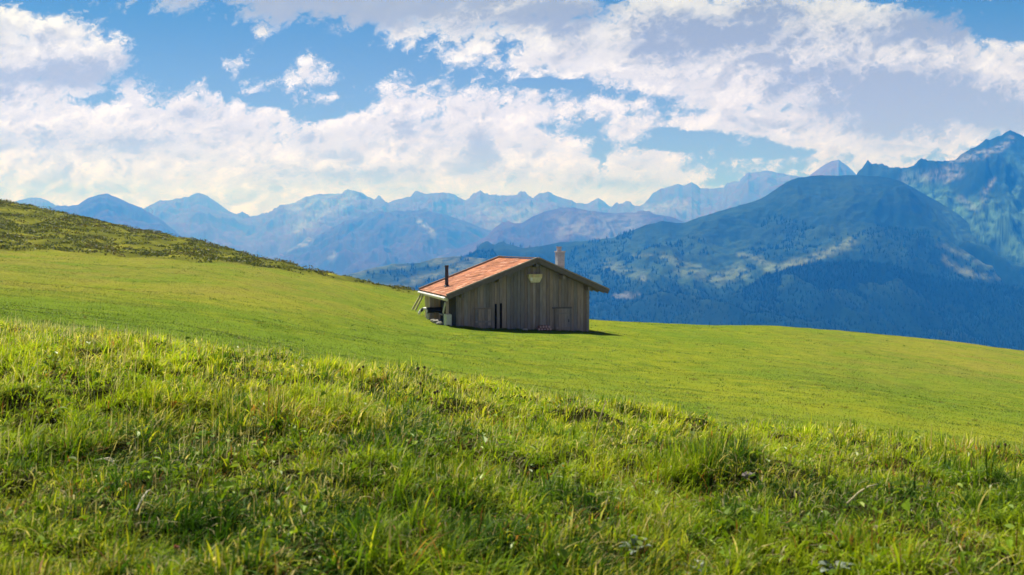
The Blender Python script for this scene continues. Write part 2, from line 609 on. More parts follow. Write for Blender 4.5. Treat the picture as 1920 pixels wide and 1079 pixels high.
def make_range(label, pts, D, front, zb, amp, jag, seed, base, cover_and_light, gfreq=1.0, ns=520, nk=150, back=0.16, powr=0.9):
    pts = np.array(pts, float)
    sx = (pts[:, 0] - CX) / F
    s = np.linspace(sx[0], sx[-1], ns)
    pyr = np.interp(s, sx, pts[:, 1])
    zr = np.array([at(CX + F * a, b, D).z for a, b in zip(s, pyr)])
    zr = zr + jag * fbm(s * D / 200.0, s * 0 + seed, seed, 6, 0.62)
    kb = np.linspace(-1, 0, 14)[:-1]
    kf = np.linspace(0, 1, nk) ** 1.25
    k = np.concatenate([kb, kf])
    K, S = np.meshgrid(k, s, indexing='xy')
    Y = np.where(K < 0, D * (1 - K * back), D - front * K)
    zr2 = np.repeat(zr[:, None], len(k), 1)
    fall = np.where(K < 0, np.abs(K) ** 1.0 * 0.75, K ** powr)
    Z = zr2 + (zb - zr2) * fall
    X = S * Y
    ramp = sstep(0, 0.10, np.abs(K)) * sstep(1.3, 0.6, np.abs(K))
    g = ridged(X / 900.0 * gfreq + 0.5 * fbm(X / 1500., Y / 1500., seed + 3, 2), Y / 2600.0 * gfreq, seed + 1, 5, 0.52)
    h = fbm(X / 300.0, Y / 300.0, seed + 2, 5, 0.55)
    Z = Z + ramp * (amp * (g - 0.85) + amp * 0.45 * h) - ramp * amp * 0.25
    px, py = to_px(X, Y, Z)
    col = np.empty(px.shape + (3,))
    col[:] = base(px, py, X, Y, Z, K, h)
    for shapes, c, wob in cover_and_light:
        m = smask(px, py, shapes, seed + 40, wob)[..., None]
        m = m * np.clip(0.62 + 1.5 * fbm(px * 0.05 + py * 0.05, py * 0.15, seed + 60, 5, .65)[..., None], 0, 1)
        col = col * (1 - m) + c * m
    RANGES.append((np.stack([X, Y, Z], -1).reshape(-1, 3), px.ravel(), py.ravel(), col.reshape(-1, 3)))
    o = np_mesh('mountain', np.stack([X, Y, Z], -1).reshape(-1, 3), [grid_faces(ns, len(k))], M_MOUNT, col.reshape(-1, 3))
    tag(o, label, 'mountain', kind='structure')
    return o


def b_rock(px, py, X, Y, Z, K, h):
    t = np.clip(0.5 + 0.8 * h + (0.25 - np.abs(K)) * 0.8, 0, 1)[..., None]
    return np.array((.085, .046, .034)) * (1 - t) + ROCK * .72 * t


def b_dark(px, py, X, Y, Z, K, h):
    t = np.clip(0.45 + 0.9 * h - np.abs(K) * 1.1, 0, 1)[..., None]
    return FOREST * (1 - t) + ALP * 0.8 * t


def b_brown(px, py, X, Y, Z, K, h):
    t = np.clip(0.5 + 1.0 * h - np.abs(K) * .4, 0, 1)[..., None]
    return np.array((.046, .022, .014)) * (1 - t) + np.array((.070, .036, .025)) * t


def b_forest(px, py, X, Y, Z, K, h):
    t = np.clip(0.10 + 0.5 * h, 0, 1)[..., None]
    return FOREST * (1 - t) + ALP * 0.7 * t


RID_FAR = [(-400, 400), (-100, 392), (20, 380), (45, 374), (70, 370), (90, 375), (105, 386), (150, 396), (270, 391), (300, 377), (318, 375), (345, 371), (358, 367), (372, 362),
           (392, 368), (405, 378), (418, 387), (440, 402), (470, 406), (505, 399), (540, 388), (575, 369), (590, 366), (640, 362), (656, 357), (677, 361),
           (700, 373), (727, 381), (745, 374), (770, 369), (779, 359), (800, 364), (822, 362), (840, 361), (858, 370), (873, 375), (885, 368), (900, 360),
           (915, 365), (950, 367), (968, 366), (976, 361), (985, 365), (999, 372), (1010, 363), (1030, 360), (1045, 368), (1080, 381), (1100, 381),
           (1121, 372), (1145, 388), (1165, 381), (1190, 390), (1205, 384), (1225, 362), (1250, 350), (1272, 346), (1280, 348), (1296, 342), (1310, 351), (1330, 354),
           (1355, 352), (1362, 343), (1385, 340), (1400, 324), (1430, 321), (1470, 326), (1500, 332), (1530, 337), (1700, 350), (2100, 380), (2500, 400)]
make_range('pale blue serrated far range along the horizon', RID_FAR, 12000, 5500, -500, 150, 22, 101, b_rock,
           [([([(560, 385), (650, 370), (610, 395), (560, 425)], 14, .8), ([(900, 395), (1000, 405), (930, 425)], 12, .7), ([(1215, 395), (1270, 385), (1300, 392)], 8, .9), ([(1170, 402), (1240, 404)], 6, .6)], SCREE, 1.0)], ns=1600, nk=100)
make_range('rounded blue hill rising just over the left hillside', [(-200, 430), (60, 396), (105, 389), (150, 384), (166, 372), (185, 366), (203, 363), (224, 371), (245, 383), (268, 391), (300, 409), (325, 430), (350, 452), (420, 500)],
           8200, 3600, -500, 120, 10, 131, b_brown, [], ns=300, nk=90)
make_range('pyramid shaped blue peak behind the dark mountain', [(1440, 350), (1480, 342), (1515, 330), (1545, 308), (1557, 301), (1570, 299), (1586, 312), (1603, 327), (1640, 338), (1700, 350)],
           9500, 3000, -300, 90, 14, 151, b_rock, [], ns=240, nk=80)
make_range('dark blue massif in the centre below the serrated range', [(420, 520), (520, 480), (580, 450), (620, 428), (660, 412), (700, 402), (740, 396), (790, 394), (830, 401), (870, 414), (905, 428), (950, 446), (1010, 470), (1080, 500)],
           9000, 3600, -520, 130, 10, 171, b_brown, [([([(785, 415), (800, 428), (815, 440)], 4, .9), ([(545, 465), (580, 450)], 5, .8), ([(620, 485), (625, 478)], 5, .6)], SCREE, .5)], ns=420, nk=110)
make_range('blue mid range with a bare dome above the hut roof', [(760, 505), (830, 478), (870, 462), (905, 447), (940, 431), (962, 420), (980, 418), (1000, 406), (1020, 397), (1050, 391), (1085, 390), (1110, 396), (1150, 400), (1200, 398), (1260, 408), (1350, 440), (1420, 470)],
           7300, 3000, -520, 110, 9, 191, b_brown, [([([(1060, 425), (1140, 430), (1190, 425)], 20, .5), ([(800, 480), (850, 465)], 5, .8), ([(830, 430), (870, 438)], 4, .7)], SCREE, .8)], ns=420, nk=110)
RID_PEAK = [(1560, 350), (1620, 334), (1640, 327), (1652, 317), (1668, 315), (1700, 317), (1725, 316), (1760, 305), (1785, 300), (1800, 288), (1825, 274), (1836, 268), (1845, 261),
            (1852, 262), (1862, 255), (1878, 249), (1890, 246), (1905, 249), (1925, 256), (2000, 276), (2150, 300), (2500, 360)]
make_range('tall rocky blue peak at the right edge', RID_PEAK, 4500, 2300, -480, 150, 24, 211, b_dark,
           [([([(1790, 300), (1835, 292), (1880, 275), (1895, 262)], 6, .8), ([(1700, 338), (1760, 330), (1790, 322)], 9, .7), ([(1772, 345), (1785, 335), (1795, 320)], 4, .7),
              ([(1840, 385), (1855, 352), (1862, 340)], 5, .6), ([(1800, 372), (1828, 395)], 5, .7)], SCREE, .7),
            ([([(1830, 395), (1870, 420), (1920, 400)], 17, .75), ([(1900, 350), (1890, 400)], 12, .55), ([(1860, 430), (1930, 450)], 14, .9), ([(1850, 405), (1890, 440), (1940, 470)], 26, .8), ([(1715, 343), (1760, 368), (1810, 405), (1850, 436)], 16, .75), ([(1900, 300), (1925, 330)], 10, .4)], ALP * 4.2, .8)], gfreq=1.4, ns=420, nk=200)  # sunlit flanks painted in as lighter cover
RID_HILL = [(560, 545), (620, 527), (650, 515), (690, 504), (735, 496), (785, 494), (815, 485), (850, 481), (880, 482), (920, 487), (980, 497), (1080, 510), (1200, 530)]
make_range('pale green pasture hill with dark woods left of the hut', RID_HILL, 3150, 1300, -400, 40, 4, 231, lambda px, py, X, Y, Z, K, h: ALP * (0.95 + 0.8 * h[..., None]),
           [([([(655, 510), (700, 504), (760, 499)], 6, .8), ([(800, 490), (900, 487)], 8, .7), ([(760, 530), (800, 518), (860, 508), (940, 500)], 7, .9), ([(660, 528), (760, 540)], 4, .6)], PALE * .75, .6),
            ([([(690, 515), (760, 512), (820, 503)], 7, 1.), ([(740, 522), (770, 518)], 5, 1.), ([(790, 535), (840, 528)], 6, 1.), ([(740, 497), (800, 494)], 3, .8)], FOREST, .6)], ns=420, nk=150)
RID_NEAR = [(800, 512), (860, 485), (890, 474), (920, 464), (945, 459), (965, 461), (985, 466), (1005, 464), (1050, 455), (1080, 452), (1120, 450), (1150, 446), (1190, 430), (1210, 421), (1240, 415),
            (1280, 420), (1310, 408), (1350, 395), (1400, 383), (1430, 371), (1452, 356), (1474, 340), (1495, 333), (1540, 330), (1600, 328), (1660, 332), (1690, 341), (1720, 357),
            (1760, 379), (1800, 408), (1840, 440), (1900, 474), (1980, 500), (2200, 540)]
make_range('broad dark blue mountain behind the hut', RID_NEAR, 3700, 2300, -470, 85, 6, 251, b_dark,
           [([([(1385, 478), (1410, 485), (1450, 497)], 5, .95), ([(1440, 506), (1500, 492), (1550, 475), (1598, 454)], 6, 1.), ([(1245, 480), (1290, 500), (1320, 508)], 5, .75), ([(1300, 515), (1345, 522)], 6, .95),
              ([(1350, 522), (1385, 508), (1395, 512)], 9, .95), ([(1190, 479), (1225, 480)], 3, .6), ([(1140, 500), (1180, 508), (1210, 520)], 8, .6), ([(1270, 510), (1310, 522)], 4, .8)], PALE, .6),  # sunlit streaks between cloud shadows, painted into the colour
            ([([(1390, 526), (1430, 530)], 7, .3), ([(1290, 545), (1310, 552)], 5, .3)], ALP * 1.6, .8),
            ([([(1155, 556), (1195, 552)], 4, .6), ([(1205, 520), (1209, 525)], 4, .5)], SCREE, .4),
            ([([(1100, 470), (1250, 480), (1400, 470)], 34, .45), ([(1180, 500), (1330, 515), (1460, 505)], 26, .55), ([(1480, 470), (1600, 440)], 26, .4), ([(1300, 430), (1450, 400), (1600, 350)], 30, .3), ([(1640, 350), (1600, 400)], 14, .4)], ALP * 2.0, .9),  # broad sunlit slopes painted lighter
            ([([(1780, 430), (1860, 470), (1930, 460)], 34, .7), ([(1800, 500), (1930, 490)], 18, .6), ([(1700, 470), (1800, 540)], 24, .3)], ALP * 2.6, .9),  # right flank painted lighter as if in the sun
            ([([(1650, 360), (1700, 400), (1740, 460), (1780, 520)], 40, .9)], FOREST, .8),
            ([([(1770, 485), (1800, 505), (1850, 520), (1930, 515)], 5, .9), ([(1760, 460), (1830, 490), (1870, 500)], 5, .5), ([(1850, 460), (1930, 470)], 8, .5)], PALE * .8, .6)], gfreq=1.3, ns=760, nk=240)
RID_SPUR = [(1240, 640), (1340, 588), (1390, 548), (1425, 521), (1450, 511), (1490, 501), (1540, 494), (1600, 490), (1640, 492), (1680, 501), (1720, 512), (1770, 524), (1830, 533), (1900, 541), (1980, 550), (2200, 570), (2500, 590)]
make_range('dark wooded spur in front of the broad mountain', RID_SPUR, 2700, 1150, -430, 40, 6, 271, b_forest, [], gfreq=1.5, ns=520, nk=150)

# conifer woods on the lower slopes of the three nearest ranges
tp, tcx = [], []
for (vv, px, py, cl), cnt, top in ((RANGES[-3], 1800, 0), (RANGES[-2], 15000, 1), (RANGES[-1], 15000, 0)):
    dark = cl.sum(1) < .075
    m_ = fbm(vv[:, 0] / 260., vv[:, 1] / 420., 311, 4)
    ok = dark & (px > -60) & (px < 1990) & (py < 690)
    if top:
        ok &= ((vv[:, 2] < 10 + 130 * m_) & (m_ > -.25)) | (dark & (vv[:, 2] < -70 + 60 * m_) & (px > 1080) & (px < 1990) & (py < 690))
    else:
        ok &= m_ > -.55
    idx = np.flatnonzero(ok)
    idx = rng.choice(idx, min(cnt, len(idx)), replace=False)
    tp.append(vv[idx] + rng.normal(0, 2.0, (len(idx), 3)) * (1, 1, 0))
tp = np.concatenate(tp)
n = len(tp)
ht = rng.uniform(.0016, .0040, n) * tp[:, 1]
an = np.linspace(0, 2 * np.pi, 7)[:-1][None, :] + rng.random((n, 1)) * 6
rw = (ht * rng.uniform(.16, .24, n))[:, None] * rng.uniform(.7, 1.2, (n, 6))
low_ = np.stack([tp[:, :1] + np.cos(an) * rw, tp[:, 1:2] + np.sin(an) * rw, np.repeat((tp[:, 2] - 1)[:, None], 6, 1)], -1)
mid_ = low_ * (1, 1, 0) + (0, 0, 1) * (tp[:, 2] + ht * .45)[:, None, None]
mid_[..., :2] = tp[:, None, :2] + (low_[..., :2] - tp[:, None, :2]) * rng.uniform(.5, .8, (n, 6, 1))
V = np.concatenate([low_, mid_, (tp + np.stack([ht * 0, ht * 0, ht], -1))[:, None]], 1)
b = np.arange(n)[:, None] * 13
q_ = np.concatenate([b + np.array([k, (k + 1) % 6, 6 + (k + 1) % 6, 6 + k]) for k in range(6)])
t_ = np.concatenate([b + np.array([6 + k, 6 + (k + 1) % 6, 12]) for k in range(6)])
fc = np.repeat(np.array((.005, .020, .012)) * rng.uniform(.5, 2.2, (n, 1)), 13, 0)
woods = np_mesh('forest', V.reshape(-1, 3), [q_, t_], M_MOUNT, fc, smooth=False)
tag(woods, 'dark conifer woods on the lower slopes across the valley', 'forest', kind='stuff')

# ------------------------------------------------------------------ haze: one closed box of even thin air
hm = bpy.data.materials.new('thin_blue_air')
hm.use_nodes = True
hm.node_tree.nodes.clear()
HN = NT(hm.node_tree)
pv = HN.n('ShaderNodeVolumePrincipled')
pv.inputs['Color'].default_value = (0.022, 0.228, 1.0, 1)
pv.inputs['Density'].default_value = 0.00023
pv.inputs['Anisotropy'].default_value = 0.15
pv.inputs['Absorption Color'].default_value = (1, 1, 1, 1)
ho = HN.n('ShaderNodeOutputMaterial')
hm.node_tree.links.new(pv.outputs[0], ho.inputs['Volume'])


def box_mesh(name, lo, hi, mat):
    x0, y0, z0 = lo
    x1, y1, z1 = hi
    v = np.array([(x0, y0, z0), (x1, y0, z0), (x1, y1, z0), (x0, y1, z0), (x0, y0, z1), (x1, y0, z1), (x1, y1, z1), (x0, y1, z1)])
    fc = np.array([(0, 3, 2, 1), (4, 5, 6, 7), (0, 1, 5, 4), (1, 2, 6, 5), (2, 3, 7, 6), (3, 0, 4, 7)])
    return np_mesh(name, v, [fc], mat, smooth=False)


haze = box_mesh('haze', (-15200, -60, -623), (15200, 14700, 820), hm)
tag(haze, 'thin blue haze in the valley air', 'haze', kind='stuff')


# ------------------------------------------------------------------ mesh builder for built things
class MB:
    def __init__(s):
        s.v, s.f, s.c = [], [], []

    def add(s, verts, faces, col=(1, 1, 1)):
        b = len(s.v)
        s.v += [tuple(p) for p in verts]
        s.f += [[b + i for i in f] for f in faces]
        s.c += [tuple(col)] * len(verts)

    def box(s, lo, hi, col=(1, 1, 1), m=None):
        x0, y0, z0 = lo
        x1, y1, z1 = hi
        vs = [(x0, y0, z0), (x1, y0, z0), (x1, y1, z0), (x0, y1, z0), (x0, y0, z1), (x1, y0, z1), (x1, y1, z1), (x0, y1, z1)]
        if m is not None:
            vs = [m @ Vector(p) for p in vs]
        s.add(vs, [(0, 3, 2, 1), (4, 5, 6, 7), (0, 1, 5, 4), (1, 2, 6, 5), (2, 3, 7, 6), (3, 0, 4, 7)], col)

    def hexa(s, bot, top, col=(1, 1, 1)):
        """bot, top: four corners each, anticlockwise seen from above"""
        s.add(list(bot) + list(top), [(0, 3, 2, 1), (4, 5, 6, 7), (0, 1, 5, 4), (1, 2, 6, 5), (2, 3, 7, 6), (3, 0, 4, 7)], col)

    def beam(s, a, b, w, h, col=(1, 1, 1), up=(0, 0, 1)):
        a, b = Vector(a), Vector(b)
        d = (b - a).normalized()
        side = d.cross(Vector(up)).normalized() * (w / 2)
        u = side.cross(d).normalized() * (h / 2)
        s.hexa([a - side - u, a + side - u, b + side - u, b - side - u], [a - side + u, a + side + u, b + side + u, b - side + u], col)

    def tube(s, pts, rad, n=8, col=(1, 1, 1), cap=True):
        pts = [Vector(p) for p in pts]
        if not hasattr(rad, '__len__'):
            rad = [rad] * len(pts)
        rings = []
        for i, p in enumerate(pts):
            d = (pts[min(i + 1, len(pts) - 1)] - pts[max(i - 1, 0)]).normalized()
            a = d.cross(Vector((0, 0, 1)))
            if a.length < 1e-3:
                a = d.cross(Vector((1, 0, 0)))
            a.normalize()
            b = d.cross(a)
            rings.append([p + (a * math.cos(2 * math.pi * k / n) + b * math.sin(2 * math.pi * k / n)) * rad[i] for k in range(n)])
        vs = [q for r in rings for q in r]
        fs = []
        for i in range(len(pts) - 1):
            for k in range(n):
                fs.append((i * n + k, i * n + (k + 1) % n, (i + 1) * n + (k + 1) % n, (i + 1) * n + k))
        if cap:
            fs.append(tuple(range(n))[::-1])
            fs.append(tuple((len(pts) - 1) * n + k for k in range(n)))
        s.add(vs, fs, col)

    def leaf(s, base, d, length, width, droop=0.3, col=(1, 1, 1), fold=0.15, n=5, side=None):
        """pointed leaf with a folded midrib, growing from base in direction d and drooping"""
        base, d = Vector(base), Vector(d).normalized()
        sd = d.cross(Vector((0, 0, 1))) if side is None else Vector(side)
        if sd.length < 1e-3:
            sd = Vector((1, 0, 0))
        sd.normalize()
        vs = []
        for i in range(n + 1):
            t = i / n
            p = base + d * length * t + Vector((0, 0, -1)) * droop * length * t * t
            w = width * 0.5 * math.sin(math.pi * min(1, 0.06 + t * 0.94) ** 0.75)
            up = sd.cross(d).normalized()
            vs += [p - sd * w + up * w * fold, p, p + sd * w + up * w * fold]
        fs = []
        for i in range(n):
            a = i * 3
            fs += [(a, a + 1, a + 4, a + 3), (a + 1, a + 2, a + 5, a + 4)]
        s.add(vs, fs, col)

    def build(s, name, mat, parent=None, smooth=False, bevel=0.0):
        me = bpy.data.meshes.new(name)
        me.from_pydata(s.v, [], s.f)
        ca = me.color_attributes.new('Col', 'FLOAT_COLOR', 'POINT')
        c4 = np.ones((len(s.v), 4), np.float32)
        c4[:, :3] = np.array(s.c)
        ca.data.foreach_set('color', c4.ravel())
        if smooth:
            me.polygons.foreach_set('use_smooth', np.ones(len(me.polygons), bool))
        me.materials.append(mat)
        me.update()
        o = bpy.data.objects.new(name, me)
        COL.objects.link(o)
        if parent:
            o.parent = parent
        if bevel:
            b = o.modifiers.new('bevel', 'BEVEL')
            b.width = bevel
            b.segments = 1
        return o


# ------------------------------------------------------------------ the hut
TH = R(16)
HX, HY, HZ = 0.76, 57.0, -5.0
hut = empty('wooden_hut', (HX, HY, HZ), TH)
tag(hut, 'weathered grey wooden alpine hut with a rusty orange roof on the pasture', 'hut')


def hut_world(t, q, z=0):
    return Vector((HX + t * math.cos(TH) - q * math.sin(TH), HY + t * math.sin(TH) + q * math.cos(TH), HZ + z))


M_WOOD = mat_attr('weathered_boards', 0.9, 0.1, 3.0, 0.55, 0.5, 0.01, (4, 4, 0.5))
M_BEAM = mat_attr('weathered_beams', 0.9, 0.1, 4.0, 0.45, 0.5, 0.01, (1.5, 1.5, 1.5))
M_ROOF = mat_attr('rusty_roofing', 0.85, 0.15, 5.0, 0.45, 0.4, 0.01)
M_METAL = mat_plain('sooty_pipe', (0.03, 0.03, 0.035), 0.6, 0.4)
M_WHITE = mat_plain('pale_painted_board', (0.62, 0.58, 0.50), 0.7, 0.3)
M_STONE = mat_attr('rendered_masonry', 0.95, 0.1, 9.0, 0.3, 0.6, 0.02)
M_DARK = mat_plain('dark_interior', (0.008, 0.008, 0.008), 1.0, 0.0)

RT, RZ = 0.5, 4.20               # ridge
LT, LZ = -4.75, 2.18             # left eave
RTT, RTZ = 4.78, 2.36            # right eave
Q0, Q1 = -0.8, 7.25
TL, TR_ = -3.94, 3.74            # front wall from t to t


def roof_z(t):
    return RZ + (t - RT) * (RZ - LZ) / (RT - LT) if t < RT else RZ - (t - RT) * (RZ - RTZ) / (RTT - RT)


def wcol(k=1.0):
    b = random.uniform(0.66, 1.12) * k
    w = random.uniform(-0.08, 0.10)
    return (0.345 * b * (1 + w), 0.295 * b, 0.26 * b * (1 - w))


SLOTS = [(-1.81, -1.69), (-1.50, -1.38)]
mb = MB()
t = TL
edges = []
while t < TR_ - 0.05:
    w = random.uniform(0.14, 0.27)
    nx = min(t + w, TR_)
    for (a, b) in SLOTS:
        if t < a < nx:
            nx = a
        if abs(t - a) < 1e-6:
            nx = b
    edges.append((t, nx))
    t = nx
for (a, b) in edges:
    slot = any(abs(a - s0) < 1e-6 for s0, _ in SLOTS)
    y = -random.uniform(0.0, 0.03)
    g = 0.006
    bot = -1.4 if not slot else 1.67
    jag = random.uniform(-0.02, 0.02)
    za, zb_ = roof_z(a + g) - 0.2, roof_z(b - g) - 0.2
    c = wcol(0.9)
    tops = [(a + g, y, za), (b - g, y, zb_), (b - g, 0.05, zb_), (a + g, 0.05, za)]
    if a + g < RT < b - g:
        tops[0] = (a + g, y, min(za, zb_))
        tops[1] = (b - g, y, min(za, zb_))
        tops[2] = (b - g, 0.05, min(za, zb_))
        tops[3] = (a + g, 0.05, min(za, zb_))
    mb.hexa([(a + g, y, bot + jag), (b - g, y, bot + jag), (b - g, 0.05, bot + jag), (a + g, 0.05, bot + jag)], tops, c)
    if slot:
        mb.box((a + g, y, -1.4), (b - g, 0.05, 0.15), wcol(0.7))
wall = mb.build('wall', M_WOOD, hut)
mb = MB()                        # black panel standing in for the unlit interior behind the gaps
mb.add([(TL, 0.075, -1.4), (TR_, 0.075, -1.4), (TR_, 0.075, roof_z(TR_) - .2), (RT, 0.075, RZ - .2), (TL, 0.075, roof_z(TL) - .2)], [(0, 1, 2, 3, 4)])
mb.add([(TL, 0.09, -1.4), (TR_, 0.09, -1.4), (TR_, 0.09, roof_z(TR_) - .2), (RT, 0.09, RZ - .2), (TL, 0.09, roof_z(TL) - .2)], [(4, 3, 2, 1, 0)])
mb.build('interior_shade_panel', M_DARK, hut)


def side_wall(t0, q0, q1, ztop, out, k, zbot=-1.4, tint=None):
    m = MB()
    q = q0
    while q < q1 - 0.03:
        nq = min(q + random.uniform(0.15, 0.28), q1)
        o_ = random.uniform(0, 0.025)
        c = wcol(k)
        if tint:
            c = tuple(x * y for x, y in zip(c, tint))
        lo, hi = (t0 - o_, t0 + 0.05) if out < 0 else (t0 - 0.05, t0 + o_)
        m.box((lo, q + .006, zbot), (hi, nq - .006, ztop), c)
        q = nq
    return m.build('wall', M_WOOD, hut)


side_wall(TR_ - 0.03, 0.1, 6.7, roof_z(TR_) - 0.22, 1, 0.9)
side_wall(TL + 0.03, 0.1, 4.9, roof_z(TL) - 0.22, -1, 0.28)  # boards darkened to paint in the shade of the porch
side_wall(-4.52, 5.0, 6.72, roof_z(-4.52) - 0.22, -1, 1.0, tint=(1.9, 1.8, 1.3))  # tint paints these boards as sunlit
m = MB()                         # back wall and the cross wall closing the porch
tt = -4.5
while tt < TR_ - .08:
    nt = min(tt + random.uniform(.16, .28), TR_ - .06)
    m.box((tt + .006, 6.68, -1.4), (nt - .006, 6.74 + random.uniform(0, .02), min(roof_z(tt), roof_z(nt)) - .22), wcol(.9))
    tt = nt
m.build('wall', M_WOOD, hut)
m = MB()
for a in np.arange(-4.46, TL, 0.135):
    m.box((a + .004, 4.93, -1.2), (a + .131, 4.98, roof_z(a) - .22), tuple(x * y for x, y in zip(wcol(.9), (2.2, 2.0, 1.35))))  # cross wall boards brightened to look sunlit
m.build('wall', M_WOOD, hut)
# corner boards and posts
m = MB()
m.box((TR_ - 0.02, -0.06, -1.4), (TR_ + 0.14, 0.10, roof_z(TR_) - .2), wcol(1.15))
m.build('corner_post', M_BEAM, hut)
m = MB()
m.box((TL - 0.10, -0.055, -1.4), (TL - 0.004, 0.10, roof_z(TL) - .2), wcol(.8))
m.build('corner_post', M_BEAM, hut)
for q in (0.25, 5.0):
    m = MB()
    m.box((-4.58, q - .07, -1.2), (-4.44, q + .07, roof_z(-4.5) - .26), tuple(x * 1.3 for x in wcol(1)))
    m.build('porch_post', M_BEAM, hut)
m = MB()
m.beam((-4.51, 0.2, roof_z(-4.5) - 0.33), (-4.51, 6.7, roof_z(-4.5) - 0.33), 0.13, 0.14, (0.13, .12, .11))
m.build('porch_beam', M_BEAM, hut)
m = MB()
m.beam((-4.62, 0.30, 1.75), (-4.62, 0.85, 1.15), 0.06, 0.14, (0.62, .58, .5))
m.build('porch_brace', M_BEAM, hut)
m = MB()                         # plastered plinth under the front porch corner
m.box((-4.62, 0.05, -1.2), (-4.30, 0.75, 1.10), (0.62, .62, .52))
m.build('plinth', M_STONE, hut, bevel=0.02)
# slanting boards of the small lean-to at the far end
for k, q in enumerate((6.25, 7.0)):
    m = MB()
    m.beam((-4.72, q, 1.93), (-5.22 - .05 * k, q + .05, 0.95), 0.09, 0.13, (0.42, .38, .24), up=(0, 1, 0))
    m.build('lean_to_board', M_BEAM, hut)
# gable details
m = MB()
ty0, ty1 = 3.34, 2.86
m.hexa([(0.26, -0.24, ty1), (0.78, -0.24, ty1), (0.74, -0.035, ty1 + .05), (0.30, -0.035, ty1 + .05)],
       [(0.12, -0.30, ty0 - .18), (0.92, -0.30, ty0 - .18), (0.92, -0.035, ty0 - .18), (0.12, -0.035, ty0 - .18)], (0.72, .66, .44))
for i, (a, b) in enumerate(((0.12, .31), (.32, .52), (.53, .73), (.74, .92))):
    m.box((a, -0.33, ty0 - .176), (b, -0.035, ty0), (0.62 + .07 * (i % 2), .55, .30))
m.box((0.22, -0.315, ty1 + .1), (0.34, -0.262, ty0 - .2), (0.85, .84, .76))
m.build('gable_box', M_BEAM, hut)
m = MB()
for i in range(5):
    a = -2.97 + i * .184
    m.box((a + .004, -.075, .44), (a + .18, -.036, 1.36), tuple(x * .98 for x in wcol(1)))
m.box((-3.05, -.10, 1.365), (-1.98, -.036, 1.45), wcol(.6))
m.box((-2.97, -.095, .62), (-2.05, -.0765, .72), wcol(1.1))
m.build('hatch_door', M_WOOD, hut)
d = MB()
for i in range(5):
    a = 1.83 + i * .174
    d.box((a + .004, -.075, -.35), (a + .17, -.036, 1.32), tuple(x * .98 for x in wcol(1)))
d.box((1.84, -.095, 1.0), (2.69, -.0765, 1.10), wcol(.85))
d.box((1.84, -.095, .15), (2.69, -.0765, .25), wcol(.85))
door = d.build('door', M_WOOD, hut)
d = MB()
d.box((1.62, -.11, 1.33), (2.80, -.036, 1.42), wcol(.55))
d.box((1.74, -.10, -.35), (1.824, -.036, 1.326), wcol(.75))
d.box((2.708, -.10, -.35), (2.79, -.036, 1.326), wcol(.75))
d.build('door_frame', M_WOOD, door)
d = MB()
d.box((2.58, -.125, .55), (2.62, -.0965, .70), (.03, .03, .03))
d.build('door_handle', M_METAL, door)

